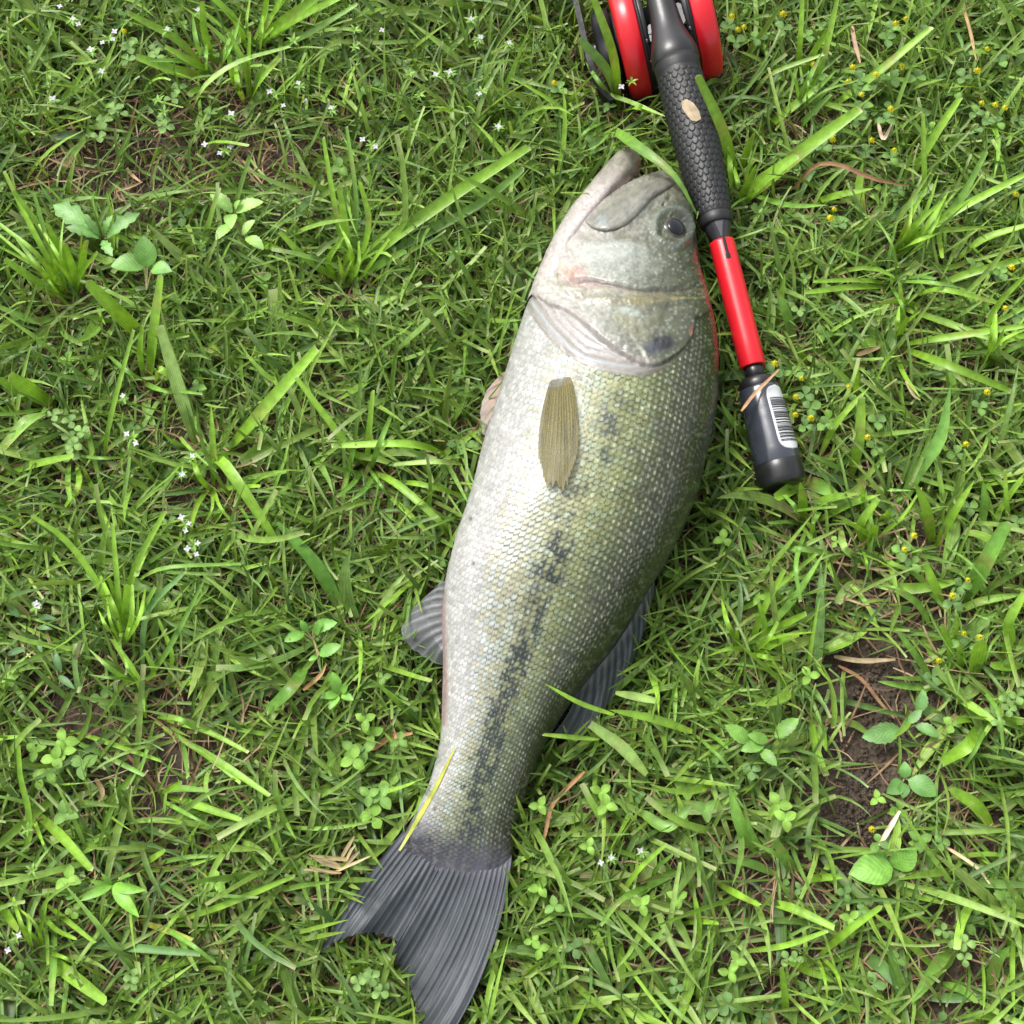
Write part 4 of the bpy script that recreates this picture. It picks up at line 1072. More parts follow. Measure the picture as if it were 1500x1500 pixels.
tuft((225, 1055), 'long blades trailing right from a reddish stem base', [
    ([(226, 1056), (300, 1105), (350, 1145)], 9, 0.02, 'bright'), ([(240, 1055), (300, 1070), (360, 1100)], 9, 0.02, 'bright'), ([(240, 1068), (320, 1115), (393, 1164)], 12, 0.025, 'bright'),
    ([(102, 1070), (150, 1085), (232, 1113)], 9, 0.02, 'bright'), ([(100, 1082), (150, 1105), (210, 1135)], 10, 0.018, 'mid'), ([(265, 1080), (272, 1110), (275, 1136)], 9, 0.015, 'mid')], 3)
tuft((236, 1165), 'forked cut blades on a pale creeping stem', [
    ([(246, 1167), (290, 1180), (350, 1200)], 13, 0.025, 'bright'), ([(238, 1162), (262, 1155), (305, 1158)], 11, 0.02, 'mid'), ([(235, 1163), (250, 1155), (264, 1147)], 10, 0.03, 'bright'),
    ([(240, 1168), (205, 1125), (180, 1100)], 7, 0.01, 'rust')], 2)
tuft((40, 1190), 'arched bright stem with a notched blade beside the clover patch', [
    ([(2, 1292), (38, 1245), (42, 1190), (30, 1140), (27, 1095)], 10, 0.045, 'bright'), ([(45, 1184), (90, 1225), (132, 1272)], 16, 0.04, 'bright'), ([(46, 1190), (55, 1215), (63, 1235)], 7, 0.03, 'bright')], 0)
tuft((58, 1395), 'bright tuft with a heavy blade ending in a frayed tip', [
    ([(57, 1394), (105, 1430), (153, 1466)], 22, 0.035, 'bright'), ([(80, 1345), (78, 1410), (75, 1470)], 12, 0.03, 'mid'), ([(90, 1381), (190, 1388), (291, 1397)], 14, 0.025, (0.12, 0.25, 0.06)),
    ([(62, 1320), (100, 1350), (138, 1380)], 9, 0.03, 'bright'), ([(55, 1330), (80, 1360), (110, 1375)], 8, 0.03, 'bright'), ([(-5, 1318), (10, 1340), (25, 1360)], 16, 0.03, 'bright'),
    ([(58, 1325), (68, 1370), (70, 1412)], 7, 0.02, 'bright')], 6, 'bright')
tuft((243, 1354), 'straight narrow blade crossing the lawn from a pale stem', [([(244, 1354), (330, 1325), (429, 1284)], 11, 0.04, 'bright'), ([(205, 1350), (230, 1358), (280, 1376)], 10, 0.02, 'yellow'),
    ([(240, 1356), (300, 1355), (345, 1355)], 6, 0.02, 'mid')], 3)
tuft((205, 1272), 'star of narrow leaves lying flat on the lawn', [
    ([(205, 1272), (180, 1225), (178, 1212)], 8, 0.02, 'mid', PT), ([(206, 1275), (255, 1272), (318, 1256)], 8, 0.02, 'bright', PT), ([(208, 1272), (270, 1256), (340, 1254)], 8, 0.02, 'mid', PT),
    ([(206, 1276), (250, 1305), (286, 1328)], 9, 0.015, 'mid', PT), ([(205, 1278), (215, 1320), (222, 1350)], 8, 0.012, 'mid', PT), ([(205, 1270), (222, 1258), (240, 1247)], 12, 0.03, 'bright')], 2)
# beside the rod and the reel
tuft((905, 152), 'long bright blade standing in front of the red reel', [([(908, 160), (898, 80), (866, -12)], 16, 0.085, 'bright'), ([(905, 150), (890, 105), (851, 58)], 18, 0.06, (0.15, 0.28, 0.08))], 2, 'mid', edir=(60, 140))
tuft((900, 180), 'light green blade bent down across the fish snout', [
    ([(899, 190), (935, 215), (988, 257), (1022, 316)], 20, 0.045, (0.16, 0.33, 0.05), {'cut': False, 'mode': 'arch', 'base_z': 0.035, 'wprof': ([0, .3, .55, .8, 1], [.8, 1, .75, .35, .12])}),
    ([(868, 131), (920, 148), (978, 172)], 13, 0.05, 'pale', PT), ([(912, 166), (930, 156), (960, 165)], 13, 0.03, 'bright', AR)], 2, 'mid')
tuft((1078, 300), 'bright tuft leaning on the black scaled grip', [
    ([(1078, 285), (1062, 200), (1023, 113)], 21, 0.085, 'bright'), ([(1082, 303), (1115, 265), (1165, 230)], 21, 0.04, 'bright'), ([(1084, 250), (1095, 220), (1107, 190)], 12, 0.04, 'bright', PT),
    ([(1080, 300), (1095, 270), (1108, 240)], 13, 0.04, 'bright', PT), ([(1072, 280), (1075, 240), (1068, 218)], 13, 0.05, 'bright')], 3, 'bright', edir=(30, 100))
tuft((1112, 285), 'very long blade sweeping up and away from the grip', [([(1098, 290), (1170, 225), (1257, 161)], 22, 0.05, 'bright'), ([(1096, 285), (1150, 230), (1200, 205)], 9, 0.03, 'mid')], 2, 'mid')
tuft((1172, 165), 'upright thin grass tuft among the yellow medick flowers', [
    ([(1166, 120), (1172, 60), (1176, -10)], 9, 0.05, 'bright'), ([(1178, 150), (1205, 90), (1228, -8)], 11, 0.055, 'bright'), ([(1166, 125), (1190, 80), (1212, 45)], 11, 0.045, 'bright'),
    ([(1202, 168), (1280, 110), (1362, 42)], 14, 0.05, 'bright'), ([(1120, 190), (1150, 165), (1195, 130)], 14, 0.03, 'bright'), ([(1170, 190), (1180, 175), (1215, 140)], 10, 0.03, 'mid'),
    ([(1100, 142), (1130, 108), (1205, 80)], 7, 0.04, 'pale')], 10, 'mid', edir=(40, 110))
tuft((1315, 375), 'fan of long blades sweeping toward the lawn edge', [
    ([(1312, 380), (1390, 315), (1502, 255)], 13, 0.045, 'bright'), ([(1356, 318), (1354, 250), (1352, 169)], 9, 0.05, 'bright'), ([(1330, 268), (1365, 205), (1405, 145)], 14, 0.045, 'bright'),
    ([(1330, 370), (1400, 300), (1445, 222)], 12, 0.04, 'mid'), ([(1185, 298), (1230, 285), (1280, 276)], 13, 0.03, 'bright', PT), ([(1190, 297), (1230, 296), (1262, 294)], 7, 0.02, 'mid', PT),
    ([(1395, 385), (1440, 350), (1502, 330)], 13, 0.03, 'bright'), ([(1355, 425), (1420, 400), (1502, 380)], 13, 0.03, 'bright'), ([(1373, 330), (1376, 350), (1380, 376)], 9, 0.03, 'bright')], 12, 'bright', edir=(20, 80), elen=(60, 150))
tuft((1308, 415), 'tuft with blades thrown out flat to both sides', [
    ([(1304, 416), (1260, 410), (1194, 412)], 8, 0.03, 'bright'), ([(1304, 420), (1250, 420), (1182, 428)], 11, 0.03, 'bright'), ([(1330, 435), (1380, 424), (1462, 444)], 10, 0.03, 'bright', AR),
    ([(1316, 450), (1380, 470), (1464, 502)], 12, 0.03, 'bright'), ([(1310, 430), (1308, 420), (1305, 408)], 9, 0.03, 'bright'), ([(1312, 420), (1340, 405), (1368, 408)], 8, 0.02, 'mid')], 6, 'mid')
tuft((1312, 505), 'bright tuft with a long arching blade crossing toward the yellow flower', [
    ([(1312, 506), (1380, 495), (1502, 477)], 12, 0.04, 'bright'), ([(1315, 508), (1390, 535), (1478, 572)], 14, 0.03, 'bright', AR), ([(1313, 503), (1320, 485), (1329, 466)], 11, 0.04, 'bright'),
    ([(1365, 520), (1410, 520), (1462, 512)], 9, 0.02, 'mid')], 5, 'bright')
tuft((1440, 535), 'stiff blades rising beside a lone yellow flower', [
    ([(1425, 520), (1460, 450), (1500, 405)], 10, 0.05, 'bright'), ([(1440, 530), (1470, 500), (1502, 492)], 12, 0.03, 'bright'), ([(1432, 540), (1475, 515), (1510, 500)], 9, 0.03, 'mid'),
    ([(1425, 525), (1450, 480), (1502, 450)], 9, 0.03, 'bright')], 6, 'bright', edir=(10, 90))
tuft((1155, 480), 'two short pointed blades crossing beside the red tube', [([(1164, 500), (1152, 460), (1137, 422)], 17, 0.035, (0.17, 0.33, 0.06), PT), ([(1140, 485), (1144, 440), (1150, 400)], 11, 0.035, 'bright', PT),
    ([(1182, 536), (1175, 520), (1168, 504)], 11, 0.02, 'bright', PT)], 1)
tuft((1320, 742), 'tall broad pointed blade standing alone right of the rod butt', [([(1317, 745), (1345, 690), (1378, 640), (1392, 565)], 22, 0.055, (0.16, 0.33, 0.06), {'cut': False, 'wprof': ([0, .3, .6, .85, 1], [.6, .95, 1, .5, .04])})], 0)
tuft((1250, 700), 'broad twisted blade with a squared tip', [([(1246, 702), (1258, 650), (1262, 585)], 19, 0.045, 'bright'), ([(1200, 670), (1225, 620), (1275, 565)], 11, 0.04, 'bright', PT), ([(1252, 585), (1254, 570), (1257, 542)], 11, 0.045, 'bright', PT)], 2)
tuft((1178, 765), 'crabgrass tuft with wide leaves touching the rod butt', [
    ([(1182, 700), (1160, 715), (1138, 728)], 22, 0.035, 'bright'), ([(1173, 766), (1176, 735), (1172, 706)], 17, 0.04, 'bright', PT), ([(1182, 746), (1215, 730), (1259, 723)], 17, 0.03, 'bright', PT),
    ([(1170, 702), (1200, 712), (1232, 728)], 24, 0.02, 'mid', PT), ([(1195, 765), (1240, 740), (1290, 724)], 12, 0.03, 'bright', PT), ([(1190, 770), (1200, 750), (1192, 765)], 9, 0.02, 'mid'),
    ([(1150, 800), (1175, 805), (1215, 800)], 14, 0.01, 'mid', PT), ([(1115, 828), (1100, 790), (1090, 770)], 18, 0.015, 'mid'), ([(1264, 752), (1264, 730), (1263, 712)], 9, 0.04, 'bright')], 5, 'mid')
tuft((1270, 800), 'cluster of short stubby cut blades above the bare soil', [
    ([(1270, 800), (1260, 770), (1285, 732)], 15, 0.035, 'bright'), ([(1275, 805), (1278, 785), (1282, 772)], 18, 0.03, 'bright'), ([(1290, 770), (1298, 755), (1302, 748)], 16, 0.03, 'bright'),
    ([(1228, 812), (1180, 805), (1140, 800)], 10, 0.02, 'mid', AR), ([(1196, 790), (1190, 775), (1182, 766)], 9, 0.03, 'bright'), ([(1232, 770), (1236, 800), (1255, 820)], 14, 0.012, 'pale', AR)], 5, 'bright')
tuft((1368, 802), 'pair of long pointed blades forming a wide V', [([(1366, 795), (1358, 750), (1340, 706)], 18, 0.045, 'bright', {'cut': False}), ([(1371, 802), (1395, 755), (1427, 704)], 14, 0.045, 'bright', PT),
    ([(1480, 780), (1475, 740), (1472, 690)], 8, 0.04, 'bright'), ([(1436, 780), (1442, 740), (1440, 705)], 14, 0.03, 'mid', PT)], 2)
tuft((1272, 855), 'wide ragged blades lying over the edge of the bare soil', [
    ([(1282, 856), (1340, 862), (1410, 850)], 18, 0.02, 'bright', PT), ([(1266, 853), (1245, 862), (1228, 880)], 22, 0.015, 'pale'), ([(1335, 892), (1305, 895), (1278, 898)], 20, 0.010, 'deep'),
    ([(1385, 895), (1370, 860), (1355, 825)], 16, 0.03, 'bright'), ([(1362, 915), (1345, 885), (1315, 865)], 12, 0.02, 'mid'), ([(1395, 898), (1440, 880), (1500, 870)], 14, 0.02, 'bright', PT)], 2)
tuft((1414, 882), 'very broad upright blade near the yellow flowers', [([(1413, 884), (1440, 830), (1474, 768)], 27, 0.055, (0.15, 0.32, 0.05))], 0)
tuft((1100, 955), 'sheaf of narrow cut blades growing by the dorsal fin', [
    ([(1097, 958), (1115, 900), (1148, 837)], 12, 0.05, 'bright'), ([(1108, 932), (1140, 918), (1178, 900)], 14, 0.035, 'bright'), ([(1105, 940), (1160, 880), (1208, 808)], 13, 0.04, 'mid', PT),
    ([(1076, 960), (1080, 935), (1078, 920)], 8, 0.04, 'bright'), ([(1095, 970), (1130, 945), (1168, 930)], 12, 0.03, 'bright'), ([(1050, 905), (1110, 880), (1195, 812)], 10, 0.03, 'bright'),
    ([(1100, 950), (1120, 920), (1112, 885)], 9, 0.04, 'bright')], 6, 'bright')
tuft((1430, 1005), 'stubby wide cut blades standing at the edge of the bare soil', [
    ([(1430, 995), (1432, 970), (1436, 944)], 34, 0.04, 'bright'), ([(1405, 985), (1408, 965), (1405, 950)], 16, 0.035, 'bright'), ([(1390, 990), (1392, 950), (1380, 918)], 12, 0.04, 'bright'),
    ([(1398, 965), (1400, 930), (1402, 903)], 11, 0.045, 'bright'), ([(1372, 1006), (1345, 965), (1318, 928)], 12, 0.04, 'mid'), ([(1372, 1008), (1330, 1005), (1285, 998)], 12, 0.012, 'mid', PT),
    ([(1440, 1000), (1422, 1012), (1416, 1020)], 22, 0.02, 'pale')], 2)
tuft((1440, 1057), 'wide drooping blades bent in two beside the clover mat', [
    ([(1438, 1060), (1420, 1090), (1380, 1116)], 24, 0.02, 'bright', AR), ([(1440, 1057), (1465, 1052), (1495, 1056)], 22, 0.02, 'bright'), ([(1440, 1056), (1420, 1052), (1404, 1056)], 15, 0.02, 'bright')], 2)
tuft((1480, 915), 'curling pale blade leaning over the yellow flowers', [([(1468, 965), (1480, 935), (1478, 910), (1500, 870)], 18, 0.04, 'bright'), ([(1505, 965), (1480, 975), (1455, 975)], 20, 0.02, 'bright')], 2)
# over the fish and below its back
tuft((1015, 1072), 'cut blades lying across the dorsal fin', [
    ([(1015, 1072), (955, 1052), (893, 1040)], 15, 0.040, 'bright', {'cut': False, 'base_z': 0.02}), ([(900, 1047), (850, 1030), (797, 1001)], 9, 0.060, 'bright', {'cut': False, 'base_z': 0.046}),
    ([(878, 1083), (840, 1080), (798, 1076)], 8, 0.050, 'bright', {'base_z': 0.036}), ([(948, 1135), (912, 1095), (868, 1063)], 21, 0.040, 'pale', {'base_z': 0.02}),
    ([(902, 1015), (930, 1020), (962, 1027)], 14, 0.03, 'pale', {'base_z': 0.034})], 2, 'mid', edir=(200, 340))
tuft((1122, 1255), 'broad pointed blade curving up left of the pale stems', [([(1122, 1256), (1088, 1215), (1068, 1152)], 23, 0.04, 'mid', PT), ([(1135, 1280), (1100, 1265), (1060, 1260)], 14, 0.015, 'mid', PT)], 1)
tuft((1172, 1284), 'broad blade with a blunt end below the bare soil', [([(1170, 1284), (1152, 1260), (1137, 1233)], 19, 0.03, 'mid'), ([(1178, 1290), (1205, 1285), (1238, 1285)], 14, 0.02, 'bright', PT)], 1)
tuft((975, 1214), 'broad leaf bent in a shallow V under the dorsal fin', [([(936, 1186), (970, 1210), (990, 1203), (1011, 1180)], 20, 0.025, 'mid', {'cut': False, 'mode': 'flat', 'base_z': 0.02, 'wprof': ([0, .15, .5, .85, 1], [.3, .8, 1, .8, .3])})], 0)
tuft((1195, 1405), 'straight stiff blade pointing up from the lower lawn', [([(1198, 1402), (1240, 1365), (1288, 1330)], 13, 0.04, 'bright'), ([(1115, 1320), (1160, 1330), (1220, 1358)], 15, 0.03, 'bright'), ([(1080, 1395), (1150, 1385), (1208, 1365)], 10, 0.03, 'bright'),
    ([(1150, 1495), (1150, 1460), (1145, 1420)], 12, 0.045, 'bright'), ([(1160, 1415), (1190, 1425), (1220, 1435)], 12, 0.02, 'bright')], 3, 'bright')
tuft((1385, 1390), 'rosette of wide flat crabgrass leaves in the lower lawn', [
    ([(1395, 1385), (1370, 1420), (1335, 1470)], 22, 0.02, 'mid', PT), ([(1350, 1460), (1400, 1462), (1440, 1462)], 16, 0.015, 'deep', PT), ([(1262, 1400), (1290, 1415), (1318, 1450)], 22, 0.02, 'deep', PT),
    ([(1450, 1452), (1460, 1410), (1480, 1385)], 22, 0.025, 'mid', PT), ([(1380, 1440), (1410, 1450), (1428, 1465)], 14, 0.02, 'mid'), ([(1455, 1215), (1430, 1180), (1395, 1158)], 22, 0.025, 'bright')], 3)
tuft((955, 1290), 'narrow folded blades crossing in the lower lawn', [
    ([(900, 1330), (930, 1280), (974, 1238)], 9, 0.04, 'bright'), ([(975, 1392), (985, 1330), (996, 1265)], 9, 0.045, 'pale'), ([(925, 1310), (960, 1290), (990, 1278)], 18, 0.02, 'mid'),
    ([(1048, 1292), (1080, 1310), (1110, 1325)], 13, 0.03, 'bright'), ([(1000, 1352), (1030, 1350), (1050, 1352)], 9, 0.03, 'bright'), ([(905, 1415), (940, 1390), (972, 1362)], 9, 0.03, 'mid'),
    ([(1025, 1395), (1024, 1350), (1018, 1315)], 9, 0.03, 'bright')], 4, 'mid')
straw_blade = px_blade(None, [(668, 1092), (628, 1172), (585, 1246)], 7, 0.031, 'yellow', cut=False, mode='flat', base_z=0.046, name='cut_grass_blade')
# lift it onto the skin of the fish's tail stalk
pp = [on_body(x, y, 0.0012) for x, y in ((667, 1094), (650, 1130), (632, 1165), (612, 1200))] + [G(598, 1224, 0.0275), G(585, 1246, 0.0285)]
straw_blade.data = blade_mesh(pp, 7 * pxm(pp[2]), PAL['yellow'], False, 0.1, 0.0, wprof=([0, .3, .7, 1], [.2, .8, 1, .5])); straw_blade.data.materials.append(M_BROAD)
tag(straw_blade, 'thin yellow-green cut blade stuck to the fish tail stalk', 'grass blade')

# ------------------------------------------------------------------ dry stalks
def stalk(pts, wpx, z0, z1, colr, label, mode='flat', group=None):
    o = px_blade(None, pts, wpx, z1, colr, cut=False, mode=mode, base_z=z0, fold=0.35, name='dry_stalk', mat=M_STRAW, wprof=([0, .1, .6, 1], [.5, .9, 1, .4]))
    tag(o, label, 'dry stalk', group)
stalk([(1163, 277), (1190, 245), (1225, 240), (1280, 262), (1330, 272)], 7, 0.02, 0.03, 'rust', 'long reddish dry stalk bowed over the lawn near the grip', 'arch')
stalk([(1086, 602), (1104, 578), (1122, 560), (1141, 541)], 6, 0.044, 0.047, (0.40, 0.25, 0.14), 'tan dry stalk lying across the rod above the barcode sticker')
stalk([(856, 1130), (830, 1155), (808, 1180), (800, 1215), (790, 1256)], 8, 0.022, 0.015, (0.40, 0.23, 0.12), 'bent orange dry stalk beside the fish tail stalk')
stalk([(1222, 962), (1262, 968), (1312, 966)], 9, 0.008, 0.008, 'pstraw', 'pale straw lying flat on the bare soil')
stalk([(1228, 975), (1262, 995), (1290, 1030), (1310, 1052)], 7, 0.008, 0.008, 'rust', 'brown jointed stalk crossing the bare soil')
stalk([(545, 1098), (572, 1080), (604, 1074)], 10, 0.014, 0.018, (0.42, 0.25, 0.12), 'short curved brown stalk left of the fish vent')
stalk([(444, 1011), (468, 990), (478, 972)], 7, 0.014, 0.02, (0.48, 0.30, 0.15), 'thin tan stem under the serrated weed')
stalk([(1288, 1238), (1305, 1210), (1318, 1188)], 9, 0.012, 0.016, (0.66, 0.58, 0.42), 'bleached straw stub beside the bare soil')
stalk([(1248, 38), (1252, 62), (1260, 92)], 7, 0.03, 0.022, (0.50, 0.33, 0.24), 'pinkish dry stalk among the yellow medick flowers')
stalk([(1412, 14), (1421, 45), (1430, 88)], 5, 0.03, 0.02, (0.5, 0.33, 0.18), 'thin brown stalk at the top of the medick patch')
stalk([(1286, 180), (1294, 203), (1306, 182)], 6, 0.02, 0.02, (0.62, 0.45, 0.36), 'kinked pale stalk in the medick patch')
stalk([(1255, 520), (1275, 513), (1290, 508)], 8, 0.02, 0.02, 'straw', 'short flat straw right of the red tube')
stalk([(1327, 558), (1338, 578), (1348, 586)], 7, 0.022, 0.022, 'pstraw', 'short pale straw in the fine grass')
stalk([(1220, 800 + 23), (1270, 832), (1320, 838)], 4, 0.012, 0.012, 'straw', 'thin straw above the bare soil')
stalk([(1385, 1240), (1430, 1270), (1450, 1295)], 6, 0.018, 0.018, (0.55, 0.45, 0.28), 'curved bleached stalk in the lower lawn')
stalk([(140, 1140), (150, 1160), (144, 1175)], 8, 0.015, 0.015, 'straw', 'small curled straw beside the clover patch')
for k in range(9):
    a = math.radians(random.uniform(150, 215) if k < 5 else random.uniform(20, 60))
    L = random.uniform(25, 60); x0, y0 = 500 + random.uniform(-18, 14), 1268 + random.uniform(-12, 12)
    stalk([(x0, y0), (x0 + math.cos(a) * L * 0.5, y0 - math.sin(a) * L * 0.5 + random.uniform(-4, 4)), (x0 + math.cos(a) * L, y0 - math.sin(a) * L)], random.uniform(4, 7), 0.02, 0.026, (0.42, 0.34, 0.19),
          'pale dry straw in the loose bunch left of the tail fin', group='dry straws bunched left of the tail fin')
for k in range(10):
    x0, y0 = random.choice([(165, 250), (220, 205), (430, 240), (120, 290), (300, 240)]); x0 += random.uniform(-50, 50); y0 += random.uniform(-30, 30)
    a = random.uniform(0, 6.28); L = random.uniform(40, 90)
    stalk([(x0, y0), (x0 + math.cos(a) * L * 0.5 + random.uniform(-6, 6), y0 + math.sin(a) * L * 0.25), (x0 + math.cos(a) * L, y0 + math.sin(a) * L * 0.6)], random.uniform(4, 6), 0.008, 0.014, random.choice(['straw', 'rust', (0.36, 0.24, 0.14)]),
          'brown dry runner lying in the thin thatch patch', group='dry runners in the thatch patch')
# dry leaf flake stuck on the grip
def flake():
    cpt = P0 + RT * rod_at(163)
    r0 = 67 / 2 * pxm(cpt)
    out = [(990 + 8, 148), (1006, 145), (1016, 151), (1024, 162), (1027, 174), (1020, 178), (1012, 176), (1004, 166), (999, 158)]
    V = []; n = len(out)
    cen = np.mean(np.array(out), 0)
    for f in (0.0, 0.55, 1.0):
        for (x, y) in out:
            q = cen + (np.array([x, y]) - cen) * max(f, 0.02)
            d = G(q[0], q[1], 0.0) - CAM
            # point of the grip surface under this pixel
            oc = CAM - P0; dd = d - RT * (d @ RT); o2 = oc - RT * (oc @ RT)
            a = dd @ dd; b = 2 * (dd @ o2); c = o2 @ o2 - (r0 + 0.0006 + 0.0005 * random.random()) ** 2
            s = (-b - math.sqrt(max(0, b * b - 4 * a * c))) / (2 * a)
            V.append(CAM + d * s)
    V = np.array(V); org = V.mean(0)
    q = grid_quads(3, n, True)
    colr = np.tile(np.array([0.40, 0.32, 0.21]), (len(V), 1)) * rng.uniform(0.8, 1.1, (len(V), 1))
    o = add('dry_leaf_flake', make_mesh('dry_leaf_flake', V - org, q, col=colr, uvw=np.zeros((len(V), 3))), M_STRAW)
    o.location = org
    tag(o, 'tan dry leaf flake stuck on the black grip', 'leaf')
flake()

# ------------------------------------------------------------------ leafy plants
def leaf_mesh(kind='oval', n=7):
    """unit leaf along +Y, flat in XY with a fold; length 1"""
    if kind == 'oval': prof = lambda t: 0.36 * math.sin(math.pi * t ** 0.85) ** 0.75
    elif kind == 'heart': prof = lambda t: 0.42 * math.sin(math.pi * t ** 1.35) ** 0.62
    elif kind == 'lance': prof = lambda t: 0.15 * math.sin(math.pi * t ** 0.8) ** 0.8
    elif kind == 'lobed': prof = lambda t: 0.17 * math.sin(math.pi * t ** 1.2) ** 0.7 * (1 + 0.22 * math.sin(t * 26))
    elif kind == 'needle': prof = lambda t: 0.12 * math.sin(math.pi * t ** 0.75) ** 0.85
    else: prof = lambda t: 0.25 * math.sin(math.pi * t ** 0.95) ** 0.7 * (1 + 0.10 * math.sin(t * 38))
    if kind in ('serrate', 'lobed'): n = 15
    V = []; uv = []
    for i in range(n + 1):
        t = i / n; wv_ = prof(min(max(t, 0.001), 0.999))
        z = 0.10 * math.sin(t * math.pi)
        V += [(-wv_, t, z + wv_ * 0.35), (0, t, z), (wv_, t, z + wv_ * 0.35)]; uv += [(-0.5, t, 0), (0, t, 0), (0.5, t, 0)]
    return np.array(V), grid_quads(n + 1, 3), np.array(uv)

def leaf_obj(name, parent, p, azim, pitch, size, kind, colr, mat=None, roll=0.0):
    V, Q, uv = leaf_mesh(kind)
    V = V * size * np.array([1, 1, 1])
    cr, sr_ = math.cos(roll), math.sin(roll)
    V = np.stack([V[:, 0] * cr + V[:, 2] * sr_, V[:, 1], -V[:, 0] * sr_ + V[:, 2] * cr], -1)
    cp, sp2 = math.cos(pitch), math.sin(pitch)
    V = np.stack([V[:, 0], V[:, 1] * cp - V[:, 2] * sp2, V[:, 1] * sp2 + V[:, 2] * cp], -1)
    ca, sa = math.cos(azim - math.pi / 2), math.sin(azim - math.pi / 2)
    V = np.stack([V[:, 0] * ca - V[:, 1] * sa, V[:, 0] * sa + V[:, 1] * ca, V[:, 2]], -1) + (np.asarray(p) - np.array(parent.location))
    c = np.tile(np.array(colr) * random.uniform(0.85, 1.15), (len(V), 1)); c[1::3] *= 1.18
    c *= (1 + 0.12 * np.sin(uv[:, 1] * 5 + random.uniform(0, 6)))[:, None]
    o = add(name, make_mesh(name, V, Q, col=c, uvw=uv), mat or M_CLOVER, parent)
    record(o, parent.location)
    return o

def stem_obj(parent, pts, rad, colr, name='stem'):
    P = spline(np.asarray(pts, float), 7); n = 5; V = []
    T = np.gradient(P, axis=0)
    for i in range(len(P)):
        t = T[i] / (np.linalg.norm(T[i]) + 1e-9); s = np.cross(t, [0.3, 0.9, 0.1]); s /= np.linalg.norm(s) + 1e-9; q = np.cross(t, s)
        for k in range(n):
            a = 2 * math.pi * k / n; V.append(P[i] + rad * (1 - 0.3 * i / len(P)) * (math.cos(a) * s + math.sin(a) * q))
    V = np.array(V) - np.array(parent.location)
    return add(name, make_mesh(name, V, grid_quads(len(P), n, True), col=np.array(colr), uvw=np.zeros((len(V), 3))), M_CLOVER, parent)

CLV = (0.170, 0.315, 0.070); CLVB = (0.225, 0.41, 0.065); CLVD = (0.130, 0.240, 0.068); WEED = (0.27, 0.47, 0.11)

def trefoil(px, py, size_px, colr, label, group, z=0.024, kind='oval', nleaf=1, name='clover'):
    o = empty(name, tuple(G(px, py, 0.0)), label, 'clover', group)
    g0 = G(px, py, 0.0)
    for k in range(nleaf):
        zz = z + random.uniform(-0.004, 0.006)
        c = G(px + (0 if k == 0 else random.uniform(-28, 28)), py + (0 if k == 0 else random.uniform(-24, 24)), zz)
        s = size_px * pxm(c) * random.uniform(0.9, 1.1)
        a0 = random.uniform(0, 6.28)
        stem_obj(o, [g0 + np.array([random.uniform(-.003, .003), random.uniform(-.003, .003), 0.001]), (g0 + c) / 2 + np.array([0.002, 0.001, 0.002]), c], 0.0004, (0.16, 0.2, 0.07))
        for q in range(3):
            leaf_obj('leaflet', o, c, a0 + q * 2.094 + random.uniform(-.15, .15), random.uniform(-0.15, 0.25), s, kind, colr, roll=random.uniform(-.25, .25))
    return o

def zone(x, y):
    if x < 260 and y > 1000: return 'beside the arched bright stem'
    if x < 330: return 'between the wide-bladed shoots' if y > 350 else 'in the thin thatch patch'
    if x < 660 and y > 1300: return 'in the notch of the tail fin' if x > 500 else 'left of the tail fin'
    if x < 660 and y > 900: return 'between the toothed sprig and the fish tail stalk'
    if x < 780 and y < 250: return 'between the long bright blade and the reel'
    if x < 900 and y < 250: return 'beside the reel crank'
    if x < 1000 and y < 250: return 'against the red side plate of the reel'
    if y < 340: return 'in the clover patch beside the scaled grip'
    if y < 720: return 'right of the red tube and sleeve'
    if x > 1290 and y < 1100: return 'right of the bare soil patch'
    if y < 1130: return 'between the fish back and the bare soil'
    if x < 900: return 'right of the fish tail stalk'
    if x < 1220: return 'among the wide blades below the dorsal fin'
    return 'below the bare soil patch'
NUM = {1: 'one', 2: 'two', 3: 'three'}
LAB = 'three-leaflet clover with smooth oval leaflets growing through the lawn'
for x, y, s, n in ((80, 1112, 20, 2), (52, 1100, 18, 1), (95, 1085, 22, 1), (122, 1120, 24, 1), (72, 1132, 18, 1), (96, 1192, 20, 1), (100, 1288, 20, 1), (515, 1100, 20, 2), (518, 1112, 22, 1), (558, 1168, 24, 1),
                   (540, 1165, 20, 1), (880, 1160, 19, 1), (888, 1180, 20, 1), (862, 1240, 14, 1), (812, 1328, 18, 1), (1140, 1178, 20, 1), (1150, 1200, 20, 1), (1032, 1186, 20, 1), (1068, 1425, 18, 2), (790, 1300, 18, 1),
                   (940, 1325, 17, 1), (290, 568, 16, 1), (1245, 1345, 18, 1), (1285, 1170, 14, 1), (535, 1055, 17, 1), (545, 1075, 18, 1), (585, 1085, 16, 1), (1185, 990, 17, 1), (1110, 875, 15, 1), (1060, 790, 17, 1), (790, 1390, 18, 1), (790, 1180, 18, 1)):
    trefoil(x, y, s, CLVB if random.random() < 0.6 else CLV, '%s oval-leaflet clover with %s %s' % ('larger' if s >= 20 else 'smaller', 'one leaf' if n == 1 else 'two leaves', zone(x, y)), 'oval-leaflet clovers in the lawn', nleaf=n)
LAB2 = 'small pale clover with heart-shaped leaflets in the lawn'
